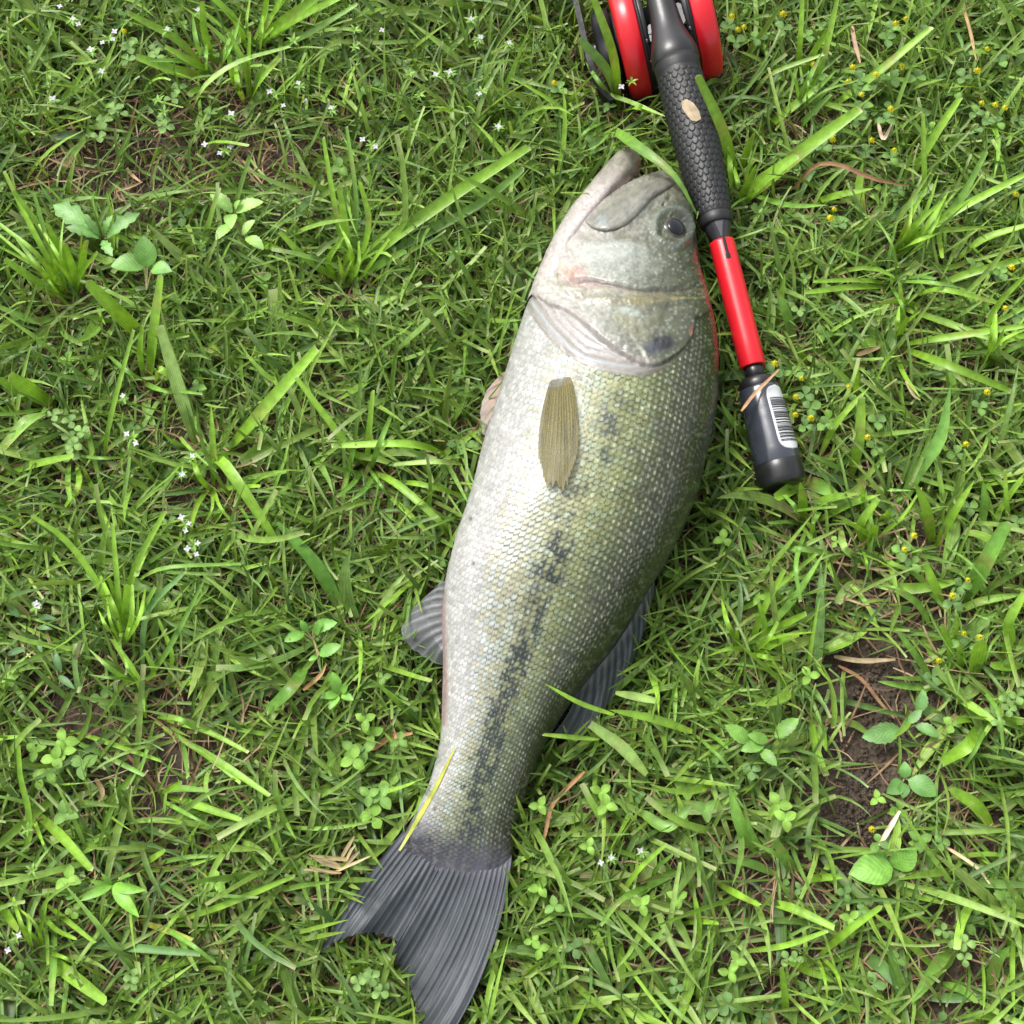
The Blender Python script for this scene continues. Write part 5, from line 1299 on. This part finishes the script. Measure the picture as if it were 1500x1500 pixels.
for x, y in ((103, 618), (108, 652), (120, 632), (230, 82), (262, 130), (168, 160), (152, 178), (238, 178), (190, 70), (1395, 1376), (1415, 1382), (192, 1442), (1170, 455), (545, 1432), (560, 1450), (525, 1440), (1165, 1405), (1490, 1020), (1478, 1040), (1462, 1062), (1010, 640)):
    trefoil(x, y, 13, (0.185, 0.315, 0.085), 'small pale clover with heart-shaped leaflets ' + zone(x, y), 'heart-leaflet clovers in the lawn', kind='heart', nleaf=2)

def flower4(parent, p, size, colr, kind='needle'):
    """tiny star of petals joined into one flower"""
    V0, Q0, u0 = leaf_mesh('oval', 4); Vs = []; Qs = []; us = []
    a0 = random.uniform(0, 6)
    for k in range(4):
        a = a0 + k * math.pi / 2
        V = V0 * size * np.array([0.9, 1, 1]); th = a - math.pi / 2
        V = np.stack([V[:, 0] * math.cos(th) - V[:, 1] * math.sin(th), V[:, 0] * math.sin(th) + V[:, 1] * math.cos(th), V[:, 2] + V[:, 1] * 0 + np.linalg.norm(V[:, :2], axis=1) * 0.25], -1)
        Qs.append(Q0 + sum(len(x) for x in Vs)); Vs.append(V); us.append(u0)
    V = np.vstack(Vs) + np.asarray(p) - np.array(parent.location)
    return add('flower', make_mesh('flower', V, np.vstack(Qs), col=np.array(colr), uvw=np.vstack(us)), M_PETAL, parent)

def madder(px, py, fl, z=0.035):
    o = empty('wildflower', tuple(G(px, py + 8, 0.0)), ('small wildflower with %s white star blossom%s %s' % (NUM[len(fl)], '' if len(fl) == 1 else 's', zone(px, py))) if fl else 'whorled green sprig without blossoms ' + zone(px, py), 'wildflower', 'white star wildflowers in the lawn')
    g0 = np.array(o.location)
    top = G(px, py, z)
    stem_obj(o, [g0, (g0 + top) / 2 + np.array([0.001, -0.001, 0.002]), top], 0.0006, (0.13, 0.22, 0.06))
    for lv, zz in ((0.45, 0), (0.75, 0), (1.0, 0)):
        p = g0 * (1 - lv) + top * lv
        n = 5; a0 = random.uniform(0, 6)
        for k in range(n):
            leaf_obj('leaf', o, p, a0 + k * 6.283 / n + random.uniform(-.2, .2), random.uniform(0.0, 0.55), random.uniform(8, 13) * pxm(p), 'needle' if lv < 1 else 'lance', (0.22, 0.38, 0.07) if lv == 1.0 else (0.17, 0.31, 0.08))
    for (fx, fy) in fl:
        p = G(fx, fy, z + 0.002 + random.uniform(0, 0.003))
        flower4(o, p, random.uniform(4.4, 5.8) * pxm(p), (0.60, 0.57, 0.66))
for m in (((105, 30), [(107, 28), (115, 36), (88, 10)]), ((160, 58), [(168, 47), (166, 58), (150, 63)]), ((135, 76), [(133, 73)]), ((150, 108), [(149, 105)]), ((80, 148), [(77, 145)]), ((245, 46), [(245, 43)]),
          ((292, 18), [(290, 15)]), ((405, 138), [(395, 135), (415, 155)]), ((440, 128), [(437, 122), (447, 148)]), ((338, 172), [(339, 167)]), ((330, 222), [(322, 225), (338, 216), (300, 212)]),
          ((690, 30), [(690, 28)]), ((702, 58), [(704, 55)]), ((745, 66), [(746, 63)]), ((545, 212), [(550, 216), (531, 205)]), ((640, 112), [(638, 110)]), ((486, 162), [(485, 158)]), ((660, 108), [(658, 106)]),
          ((600, 108), []), ((615, 140), []), ((430, 60), []), ((520, 70), []), ((520, 45), [(560, 45)]), ((730, 188), [(730, 186)]), ((705, 135), [(702, 138)]), ((182, 584), [(180, 580)]), ((195, 642), [(186, 636), (199, 650)]), ((281, 672), [(282, 668)]),
          ((267, 694), [(267, 695)]), ((272, 768), [(266, 758), (277, 767), (272, 778)]), ((284, 798), [(290, 796), (275, 804), (288, 812)]), ((54, 890), [(53, 884), (56, 888)]), ((895, 1256), [(895, 1256), (880, 1264)]),
          ((940, 1248), [(938, 1246)]), ((26, 1372), [(28, 1370), (12, 1392)]), ((40, 1215), []), ((48, 1275), []), ((240, 165), []), ((232, 148), []), ((925, 120), [(936, 88), (910, 128)])):
    madder(m[0][0], m[0][1], m[1])

def medick(px, py, z=0.034, s=1.0):
    o = empty('medick', tuple(G(px, py + 6, 0.0)), 'low plant with yellow flower head ' + zone(px, py), 'wildflower', 'yellow flower heads in the lawn')
    g0 = np.array(o.location); top = G(px, py, z)
    stem_obj(o, [g0, (g0 + top) / 2 + np.array([0.002, 0, 0.001]), top], 0.0004, (0.14, 0.22, 0.06))
    r = random.uniform(3.4, 4.9) * s * pxm(top)
    V = []; Q = []
    for k in range(22):                                    # florets packed on a ball
        ph = math.acos(1 - 2 * (k + 0.5) / 30); th = k * 2.39996
        d = np.array([math.sin(ph) * math.cos(th), math.sin(ph) * math.sin(th), math.cos(ph)])
        e1 = np.cross(d, [0.31, 0.2, 0.93]); e1 /= np.linalg.norm(e1); e2 = np.cross(d, e1); b = len(V)
        for (a_, b_, h_) in ((-.42, 0, .6), (0, -.30, .8), (.42, 0, 1.25), (0, .30, .8)):
            V.append(d * r * h_ + e1 * r * a_ + e2 * r * b_)
        Q.append((b, b + 1, b + 2, b + 3))
    V = np.array(V) + top - g0
    cc = np.tile(np.array([0.74, 0.66, 0.03]), (len(V), 1)) * rng.uniform(0.75, 1.15, (len(V), 1))
    add('flower_head', make_mesh('flower_head', V, Q, col=cc, uvw=np.zeros((len(V), 3)), smooth=False), M_PETAL, o)
    a0 = random.uniform(0, 6); c = G(px + random.uniform(-22, 22), py + random.uniform(8, 24), z - 0.008)
    stem_obj(o, [g0, (g0 + c) / 2 + np.array([0, 0, 0.003]), c], 0.0004, (0.14, 0.22, 0.06))
    for q in range(3):
        leaf_obj('leaflet', o, c, a0 + q * 2.094, random.uniform(-.1, .3), random.uniform(13, 17) * pxm(c), 'heart', CLVD if random.random() < .5 else CLV, roll=random.uniform(-.2, .2))
for x, y in ((1147, 21), (1192, 95), (1249, 99), (1283, 110), (1321, 98), (1304, 98), (1327, 28), (1312, 35), (1262, 139), (1242, 120), (1305, 160), (1254, 164), (1220, 205), (1277, 206), (1310, 220), (1222, 307), (1216, 320),
             (1472, 158), (1458, 154), (1438, 151), (1432, 104), (1446, 72), (1488, 285), (1081, 44), (1090, 40), (1072, 25), (1174, 555), (1243, 567), (1166, 582), (1473, 452), (1446, 575), (1266, 608), (1271, 641),
             (1415, 651), (1188, 613), (1165, 608), (1411, 728), (1135, 533), (1339, 785), (1325, 805), (1418, 850), (1395, 873), (1412, 928), (1435, 934), (1375, 968), (1277, 1215), (812, 122), (182, 46), (1482, 392)):
    medick(x, y)

def weed(px, py, label, leaves, kind, colr, z=0.036, name='weed'):
    o = empty(name, tuple(G(px, py, 0.0)), label, 'weed')
    g0 = np.array(o.location); c = G(px, py, z * 0.7)
    stem_obj(o, [g0, (g0 + c) / 2, c], 0.0009, (0.25, 0.27, 0.10))
    for (x0, y0, x1, y1, dz) in leaves:
        p0 = G(x0, y0, z * 0.8); p1 = G(x1, y1, z * 0.8 + dz)
        d = p1 - p0; L = float(np.linalg.norm(d))
        if abs(x0 - px) + abs(y0 - py) > 4:
            stem_obj(o, [c, (c + p0) / 2, p0], 0.0006, (0.3, 0.28, 0.12))
        leaf_obj('leaf', o, p0, math.atan2(d[1], d[0]), math.asin(max(-0.9, min(0.9, d[2] / L))), L, kind, colr, mat=M_WEED, roll=random.uniform(-.2, .2))
    return o
weed(341, 318, 'broadleaf weed with six pale rounded toothed leaves', [(340, 312, 308, 283, .004), (346, 312, 386, 296, .004), (340, 314, 338, 336, .006), (341, 330, 316, 352, .002), (356, 345, 374, 322, .004), (360, 348, 386, 366, .002), (345, 308, 352, 293, .006)], 'serrate', WEED)
weed(150, 348, 'rosette weed with long lobed leaves', [(148, 345, 78, 300, .004), (146, 350, 96, 333, .006), (152, 345, 165, 315, .006), (156, 350, 205, 312, .004), (150, 352, 165, 376, .004), (148, 347, 122, 318, .007)], 'lobed', (0.15, 0.32, 0.075))
weed(460, 938, 'straggling weed with toothed leaves left of the anal fin', [(446, 928, 416, 940, .004), (450, 925, 440, 908, .005), (458, 922, 494, 912, .004), (468, 960, 500, 945, .004), (466, 962, 452, 968, .002), (462, 930, 470, 910, .006)], 'serrate', (0.16, 0.36, 0.06))
weed(498, 1018, 'upright sprig of toothed leaves above the oval clover', [(496, 1016, 486, 984, .006), (500, 1018, 518, 1026, .004), (497, 1020, 482, 1040, .003), (495, 1018, 470, 1022, .004), (500, 1015, 510, 1003, .006)], 'serrate', (0.17, 0.37, 0.055))
weed(215, 425, 'young weed with two plain pale leaves behind the tall tuft', [(212, 392, 162, 390, .003), (222, 395, 252, 398, .003), (216, 392, 210, 345, .01)], 'oval', (0.16, 0.34, 0.07))
weed(1315, 1075, 'ragged pale leaf weed on the bare soil', [(1318, 1068, 1262, 1080, .002), (1340, 1062, 1375, 1080, .002), (1345, 1045, 1352, 1010, .004), (1330, 1060, 1350, 1040, .003)], 'serrate', (0.15, 0.30, 0.09), z=0.014)
weed(1325, 1140, 'small weed with paired oval leaves at the bottom of the bare soil', [(1325, 1140, 1325, 1115, .003), (1322, 1145, 1298, 1162, .002), (1330, 1142, 1372, 1166, .002), (1322, 1146, 1322, 1170, .002)], 'oval', (0.13, 0.29, 0.07), z=0.014)
weed(1128, 1085, 'toothed dandelion-like weed beside the bare soil', [(1135, 1080, 1170, 1053, .004), (1098, 1088, 1062, 1062, .004), (1114, 1098, 1138, 1122, .004), (1125, 1086, 1095, 1076, .004), (1120, 1090, 1085, 1100, .002)], 'serrate', (0.17, 0.35, 0.06))
weed(1308, 1270, 'weed with one dewy flat leaf and one upright leaf', [(1308, 1272, 1243, 1280, .001), (1308, 1270, 1342, 1240, .01), (1300, 1262, 1262, 1252, .001)], 'oval', (0.16, 0.34, 0.055), z=0.02)
weed(165, 1297, 'bright star-shaped sprout of narrow leaves', [(165, 1297, 117, 1320, .004), (165, 1297, 214, 1304, .004), (165, 1298, 204, 1344, .002), (164, 1296, 148, 1278, .006), (163, 1297, 132, 1290, .004)], 'lance', (0.18, 0.40, 0.04))
weed(60, 900, 'feathery leafy stalk under a white blossom', [(55, 905, 85, 908, .002), (54, 920, 78, 922, .002), (50, 930, 30, 938, .002), (58, 935, 62, 960, .001), (40, 950, 5, 962, .001), (90, 985, 80, 950, .002), (85, 990, 110, 1010, .001), (30, 905, 8, 880, .002)], 'lance', (0.10, 0.22, 0.07), z=0.02)

# ------------------------------------------------------------------ the turf: blades nobody could count
FISHPOLY = [(915, 220), (880, 250), (845, 298), (800, 375), (768, 455), (734, 560), (700, 690), (660, 815), (640, 862), (590, 920), (640, 975), (645, 1080), (620, 1180), (560, 1250), (470, 1394), (560, 1370), (580, 1390),
            (640, 1545), (700, 1460), (748, 1300), (755, 1200), (800, 1085), (880, 1050), (945, 920), (1010, 760), (1050, 560), (1042, 460), (1015, 310), (985, 255), (940, 235)]
FP = np.array(FISHPOLY, float); FPC = FP
def shrink(poly, d):
    P = np.array(poly, float); n = len(P); out = []
    for i in range(n):
        a = P[(i + 1) % n] - P[i - 1]; nn = np.array([-a[1], a[0]]); nn /= np.linalg.norm(nn) + 1e-9
        q = P[i] + nn * d
        if not inpoly(np.array([q[0]]), np.array([q[1]]), poly)[0] and d > 0: q = P[i] - nn * d
        out.append(q)
    return out
FIN9 = shrink(FISHPOLY, 9)

def keep_clear(S, rast=True):
    """S: N x K x 3 blade points -> True where the blade does not pass through fish or rod"""
    px, py = project(S)
    infish = inpoly(px, py, FISHPOLY); inner = inpoly(px, py, FIN9)
    bad = (inner & (S[..., 2] > 0.012)).any(1) | ((infish & (S[..., 2] > 0.030)).any(1) & (np.random.default_rng(8).random(len(S)) < 0.85))
    q = S - P0; t = q @ RT
    rad = np.linalg.norm(q - t[..., None] * RT, axis=-1)
    lim = np.interp(t, [0, rod_at(570), rod_at(560), rod_at(535), rod_at(355), rod_at(330), rod_at(280), rod_at(100), rod_at(60), RLEN], [0.0135, 0.0125, 0.010, 0.009, 0.0085, 0.0105, 0.0125, 0.0135, 0.013, 0.013])
    on = (t > -0.003) & (t < RLEN + 0.1)
    bad |= (on & (rad < lim)).any(1)
    # blades that lie over the rod
    lat_ = q @ RS; hgt = q @ RN
    bad |= (on & (np.abs(lat_) < lim * 1.05) & (hgt > -0.004)).any(1)
    rr = S - RC; al = rr @ QS; rad2 = np.hypot(rr @ RT, rr @ QN)
    bad |= ((np.abs(al) < 0.032) & (rad2 < 0.036)).any(1) | ((al > -0.05) & (al < -0.03) & (rad2 < 0.02)).any(1)
    if not rast:
        for x, y_, rx, ry in ((1270, 1000, 70, 70), (1265, 1110, 60, 85), (1243, 1225, 45, 55)):
            bad |= (((px - x) / rx) ** 2 + ((py - y_) / ry) ** 2 < 1).any(1) & (np.random.default_rng(int(x) + 1).random(len(S)) < 0.62)
    if rast:
        ix = np.clip(((px + 290) / 4).astype(int), 0, 519); iy = np.clip(((py + 290) / 4).astype(int), 0, 519)
        over = ((RAST[iy, ix] > 0) & (S[..., 2] > RAST[iy, ix] - 0.003)).any(1)
        bad |= over & (np.random.default_rng(3).random(len(S)) < 0.88)
        for x, y_, rx, ry in ((1268, 995, 58, 52), (1262, 1105, 46, 70), (1240, 1215, 34, 45)):
            bare = (((px - x) / rx) ** 2 + ((py - y_) / ry) ** 2 < 0.3 + 1.5 * fbm(px / 28, py / 28, 501, 3)).any(1)
            bad |= bare & (np.random.default_rng(int(x)).random(len(S)) < 0.66)
        for x, y_, rx, ry in ((190, 240, 120, 40), (430, 240, 60, 40), (95, 1035, 50, 25), (250, 1130, 40, 22)):
            bare = (((px - x) / rx) ** 2 + ((py - y_) / ry) ** 2 < 1).any(1)
            bad |= bare & (np.random.default_rng(int(x)).random(len(S)) < 0.5)
    return ~bad

PATCH = [(1270, 1000, 60, 70, .96), (1262, 1120, 52, 90, .93), (1240, 1230, 45, 55, .85), (1225, 1300, 45, 30, .6), (190, 240, 140, 55, .62), (430, 235, 80, 60, .6), (240, 90, 110, 50, .35), (90, 1030, 70, 40, .5), (175, 1015, 60, 40, .5), (690, 520, 30, 80, .35),
         (1400, 1200, 50, 60, .35), (250, 1130, 60, 35, .45), (880, 1110 + 90, 40, 40, .3), (1330, 1330, 70, 40, .3), (520, 1290, 40, 40, .3)]
def density(px, py):
    d = 0.62 + 0.55 * fbm(px / 110 + 30, py / 110 + 30, 201, 3)
    for x, y, rx, ry, a in PATCH:
        d = d * (1 - a * np.exp(-(((px - x) / rx) ** 2 + ((py - y) / ry) ** 2) ** 1.3))
    return np.clip(d, 0, 1)

def blades(N, lmin, lmax, wmin, wmax, pal, thr=None, seed=0, incl=(10, 75), curl=(-60, 10), z0=(0.0, 0.012), K=5, zonef=None, cutp=0.35, dens=True, flat=0.0):
    r = np.random.default_rng(1000 + seed)
    X = r.uniform(-0.47, 0.47, N); Y = r.uniform(-0.46, 0.54, N)
    bx, by = project(np.stack([X, Y, np.zeros(N)], -1))
    pr_ = density(bx, by) if dens else np.ones(N)
    if zonef is not None: pr_ = pr_ * zonef(bx, by)
    k = r.random(N) < pr_
    X, Y = X[k], Y[k]; N = len(X)
    L = r.uniform(lmin, lmax, N) * r.uniform(0.75, 1.15, N); Wd = r.uniform(wmin, wmax, N)
    az = r.uniform(0, 2 * math.pi, N)
    inc = np.radians(r.uniform(incl[0], incl[1], N)); cu = np.radians(r.uniform(curl[0], curl[1], N))
    daz = r.normal(0, 0.45 if dens else 0.9, N)
    Z0 = r.uniform(z0[0], z0[1], N)
    S = np.zeros((N, K + 1, 3)); S[:, 0] = np.stack([X, Y, Z0], -1)
    for i in range(K):
        f = i / (K - 1.0)
        a = az + daz * f; e = inc + cu * f
        d = np.stack([np.cos(a) * np.cos(e), np.sin(a) * np.cos(e), np.sin(e)], -1)
        S[:, i + 1] = S[:, i] + d * (L / K)[:, None]
    S[..., 2] = np.maximum(S[..., 2], 0.0015)
    ok = keep_clear(S, dens); S = S[ok]; Wd = Wd[ok]; N = len(S)
    T = np.gradient(S, axis=1); T /= np.linalg.norm(T, axis=-1, keepdims=True) + 1e-9
    side = np.cross(T, np.array([0, 0, 1.0])); side /= np.linalg.norm(side, axis=-1, keepdims=True) + 1e-9
    nrm = np.cross(side, T)
    roll = r.normal(0, 0.55, N)[:, None] + r.normal(0, 0.4, N)[:, None] * np.linspace(0, 1, K + 1)[None]
    sd_ = side * np.cos(roll)[..., None] + nrm * np.sin(roll)[..., None]
    nr_ = np.cross(sd_, T)
    cut = r.random(N) < cutp
    tt_ = np.linspace(0, 1, K + 1)
    wf = np.where(cut[:, None], np.interp(tt_, [0, .3, 1], [.6, 1, .75])[None], np.interp(tt_, [0, .3, .6, .85, 1], [.6, 1, .85, .45, .04])[None]) * Wd[:, None] / 2
    V = np.stack([S + sd_ * wf[..., None], S - nr_ * (wf * 0.4)[..., None], S - sd_ * wf[..., None]], 2)      # N,K+1,3,3
    pal = np.array(pal); ci = r.integers(0, len(pal), N); cj = r.integers(0, len(pal), N); m_ = r.random(N)[:, None]
    c = (pal[ci] * m_ + pal[cj] * (1 - m_)) * r.uniform(0.75, 1.25, N)[:, None]
    sx, sy = project(S[:, 0]); tone = fbm(sx / 140, sy / 140, 301, 3)
    c = c * (0.82 + 0.36 * tone)[:, None]
    cc = np.broadcast_to(c[:, None, None, :], V.shape).copy()
    # old brown sheath at some bases, pale cut ends
    br_ = (r.random(N) < 0.25)[:, None, None] * np.interp(tt_, [0, .3], [.8, 0])[None, :, None]
    cc = cc * (1 - br_[..., None]) + np.array([0.28, 0.20, 0.10]) * br_[..., None]
    tipm = np.zeros((N, K + 1, 1)); tipm[:, -1, 0] = cut * 0.55
    cc = cc * (1 - tipm[..., None]) + np.array([0.40, 0.42, 0.22]) * tipm[..., None]
    uv = np.zeros_like(V); uv[:, :, 0, 0] = -0.5; uv[:, :, 2, 0] = 0.5; uv[..., 1] = tt_[None, :, None]
    q1 = grid_quads(K + 1, 3)
    nv = (K + 1) * 3
    Q = (q1[None] + (np.arange(N) * nv)[:, None, None]).reshape(-1, 4)
    return V.reshape(-1, 3), Q, cc.reshape(-1, 3), uv.reshape(-1, 3)

def merge(parts):
    Vs, Qs, Cs, Us = [], [], [], []; n = 0
    for V, Q, c, u in parts:
        Vs.append(V); Qs.append(Q + n); Cs.append(c); Us.append(u); n += len(V)
    return np.vstack(Vs), np.vstack(Qs), np.vstack(Cs), np.vstack(Us)

GP = [(0.144, 0.258, 0.046), (0.190, 0.308, 0.048), (0.108, 0.205, 0.055), (0.222, 0.325, 0.064), (0.160, 0.268, 0.064), (0.114, 0.215, 0.034)]
GB = [(0.225, 0.40, 0.045), (0.195, 0.36, 0.05), (0.26, 0.42, 0.08)]
broadzone = lambda x, y: np.clip(0.25 + 0.9 * sstep(700, 900, x) * sstep(1050, 1250, y) + 0.5 * sstep(1000, 1200, x) * sstep(600, 760, y) + 0.35 * np.exp(-(((x - 480) / 200) ** 2 + ((y - 980) / 160) ** 2)), 0, 1)
finezone = lambda x, y: 1 - 0.45 * sstep(800, 950, x) * sstep(1100, 1250, y)
def rim_blades(N=150):
    r = np.random.default_rng(44); P = np.array(FISHPOLY, float); out = []
    seg = np.linalg.norm(np.roll(P, -1, 0) - P, axis=1); k = r.choice(len(P), N, p=seg / seg.sum()); f = r.random(N)
    q = P[k] * (1 - f)[:, None] + P[(k + 1) % len(P)] * f[:, None]
    t = np.roll(P, -1, 0)[k] - P[k]; n_ = np.stack([-t[:, 1], t[:, 0]], -1); n_ /= np.linalg.norm(n_, axis=1, keepdims=True)
    ins = inpoly(q[:, 0] + 4 * n_[:, 0], q[:, 1] + 4 * n_[:, 1], FISHPOLY); n_[~ins] *= -1
    K = 5; S = np.zeros((N, K + 1, 3)); reach = r.uniform(-2, 16, N); back = r.uniform(18, 60, N); sl_ = r.normal(0, 40, N); zt = r.uniform(0.034, 0.058, N)
    tt_ = t / np.linalg.norm(t, axis=1, keepdims=True)
    for i in range(K + 1):
        g = i / K
        x = q + n_ * (-back * (1 - g) + reach * g)[:, None] + tt_ * (sl_ * (g - 0.6))[:, None]
        S[:, i] = G(x[:, 0], x[:, 1], 0.003 + (zt - 0.003) * g ** 0.8)
    T_ = np.gradient(S, axis=1); T_ /= np.linalg.norm(T_, axis=-1, keepdims=True)
    sd_ = np.cross(T_, [0, 0, 1.0]); sd_ /= np.linalg.norm(sd_, axis=-1, keepdims=True) + 1e-9; nr_ = np.cross(sd_, T_)
    wf = np.interp(np.linspace(0, 1, K + 1), [0, .3, .7, 1], [.7, 1, .7, .1])[None] * r.uniform(0.0007, 0.0014, N)[:, None]
    V = np.stack([S + sd_ * wf[..., None], S - nr_ * (wf * .4)[..., None], S - sd_ * wf[..., None]], 2)
    c = np.array(GP)[r.integers(0, len(GP), N)] * r.uniform(.8, 1.3, N)[:, None]
    uv = np.zeros_like(V); uv[:, :, 0, 0] = -.5; uv[:, :, 2, 0] = .5
    Q = (grid_quads(K + 1, 3)[None] + (np.arange(N) * (K + 1) * 3)[:, None, None]).reshape(-1, 4)
    return V.reshape(-1, 3), Q, np.broadcast_to(c[:, None, None], V.shape).reshape(-1, 3), uv.reshape(-1, 3)
V, Q, c, u = merge([
    rim_blades(),
    blades(60000, 0.018, 0.046, 0.0010, 0.0022, GP, seed=1, zonef=finezone),
    blades(17000, 0.030, 0.062, 0.0017, 0.0033, GP + GB, cutp=0.2, seed=2, incl=(15, 70), curl=(-75, 0)),
    blades(4200, 0.035, 0.075, 0.0028, 0.0044, GB + GP[:4], cutp=0.25, seed=3, incl=(15, 60), curl=(-60, 0), z0=(0, 0.008)),
    blades(4600, 0.025, 0.052, 0.0044, 0.0075, GP[:4] + GB[:1], seed=4, incl=(5, 45), curl=(-55, 0), zonef=broadzone, z0=(0.004, 0.016), cutp=0.3)])
tag(add('lawn_grass', make_mesh('lawn_grass', V, Q, col=c, uvw=u), M_GRASS), 'dense mown green grass covering the whole ground', 'grass', kind='stuff')
V, Q, c, u = blades(22000, 0.012, 0.045, 0.0005, 0.0014, [(0.30, 0.20, 0.11), (0.22, 0.13, 0.07), (0.42, 0.32, 0.19), (0.16, 0.10, 0.06)], seed=9, incl=(-8, 22), curl=(-40, 30), z0=(0.001, 0.011), cutp=0.5, dens=False, K=4)
tag(add('dead_thatch', make_mesh('dead_thatch', V, Q, col=c, uvw=u), M_STRAW), 'brown dead thatch showing between the grass blades', 'thatch', kind='stuff')

def clovers(N, seed):
    r = np.random.default_rng(seed)
    zone = lambda x, y: np.clip(0.14 + 0.75 * sstep(1080, 1180, x) * sstep(330, 200, y) + 0.35 * sstep(1050, 1150, x) * sstep(400, 300, abs(y - 600)) + 0.7 * np.exp(-(((x - 80) / 110) ** 2 + ((y - 1150) / 120) ** 2)) +
                               0.5 * sstep(750, 850, x) * sstep(1080, 1180, y) + 0.4 * np.exp(-(((x - 200) / 170) ** 2 + ((y - 90) / 80) ** 2)) + 0.6 * np.exp(-(((x - 560) / 70) ** 2 + ((y - 1120) / 90) ** 2)) + 0.6 * np.exp(-(((x - 1470) / 60) ** 2 + ((y - 1020) / 70) ** 2)), 0, 1)
    X = r.uniform(-0.47, 0.47, N); Y = r.uniform(-0.46, 0.54, N)
    bx, by = project(np.stack([X, Y, np.zeros(N)], -1))
    k = r.random(N) < zone(bx, by) * (0.3 + 0.9 * (fbm(bx / 60, by / 60, 401) > 0.48)) * np.clip(density(bx, by) + 0.2, 0, 1)
    X, Y = X[k], Y[k]; N = len(X)
    Zc = r.uniform(0.006, 0.024, N); s = r.uniform(0.0035, 0.0068, N)
    S = np.stack([X, Y, Zc], -1)[:, None, :] + np.array([[0, 0, 0], [1, 0, 0], [-1, 0, 0], [0, 1, 0], [0, -1, 0]])[None] * s[:, None, None]
    ok = keep_clear(S); X, Y, Zc, s = X[ok], Y[ok], Zc[ok], s[ok]; N = len(X)
    V0, Q0, u0 = leaf_mesh('oval', 4); V1, _, _ = leaf_mesh('heart', 4)
    parts = []
    a0 = r.uniform(0, 6.28, N)
    pal = np.array([CLV, CLVD, CLVB, CLV, (0.125, 0.23, 0.07)])
    ci = pal[r.integers(0, 5, N)] * r.uniform(0.75, 1.2, N)[:, None]
    hk = r.random(N) < 0.45
    tiltx, tilty = r.normal(0, .28, N), r.normal(0, .28, N)
    for q in range(3):
        th = a0 + q * 2.094 + r.normal(0, .12, N) - math.pi / 2
        B_ = np.where(hk[:, None, None], V1[None], V0[None]) * s[:, None, None]
        x = B_[..., 0] * np.cos(th)[:, None] - B_[..., 1] * np.sin(th)[:, None]
        y = B_[..., 0] * np.sin(th)[:, None] + B_[..., 1] * np.cos(th)[:, None]
        z = B_[..., 2] + x * tiltx[:, None] + y * tilty[:, None]
        V = np.stack([x + X[:, None], y + Y[:, None], z + Zc[:, None]], -1)
        c = np.broadcast_to(ci[:, None, :], V.shape).copy(); c[:, 1::3] *= 1.15
        Qn = (Q0[None] + (np.arange(N) * len(V0))[:, None, None]).reshape(-1, 4)
        parts.append((V.reshape(-1, 3), Qn, c.reshape(-1, 3), np.tile(u0, (N, 1))))
    return merge(parts)
V, Q, c, u = clovers(6500, 77)
tag(add('clover_cover', make_mesh('clover_cover', V, Q, col=c, uvw=u), M_CLOVER), 'low three-leaflet clover mixed all through the grass', 'clover', kind='stuff')

# crumbs of earth on the bare patch
def crumbs(N):
    r = np.random.default_rng(5)
    P = np.array([(1270, 1000, 55, 60), (1262, 1120, 50, 85), (1240, 1230, 45, 50), (200, 240, 110, 40)])
    k = r.integers(0, 4, N); x = r.normal(P[k, 0], P[k, 2] * 0.7); y = r.normal(P[k, 1], P[k, 3] * 0.7)
    C0 = G(x, y, 0.002); s = r.uniform(0.0004, 0.0016, N) ** 1.0
    O = np.array([(1, 0, 0), (0, 1, 0), (-1, 0, 0), (0, -1, 0), (0, 0, 1), (0, 0, -1)], float)
    T = np.array([(0, 1, 4), (1, 2, 4), (2, 3, 4), (3, 0, 4), (1, 0, 5), (2, 1, 5), (3, 2, 5), (0, 3, 5)])
    V = C0[:, None] + O[None] * s[:, None, None] * r.uniform(0.6, 1.3, (N, 6, 1))
    V[..., 2] += s[:, None] * 0.3
    return V.reshape(-1, 3), (T[None] + (np.arange(N) * 6)[:, None, None]).reshape(-1, 3)
V, T = crumbs(1500)
tag(add('soil_crumbs', make_mesh('soil_crumbs', V, None, T, smooth=False), M_SOIL), 'loose brown crumbs of earth on the bare patches', 'soil', kind='stuff')
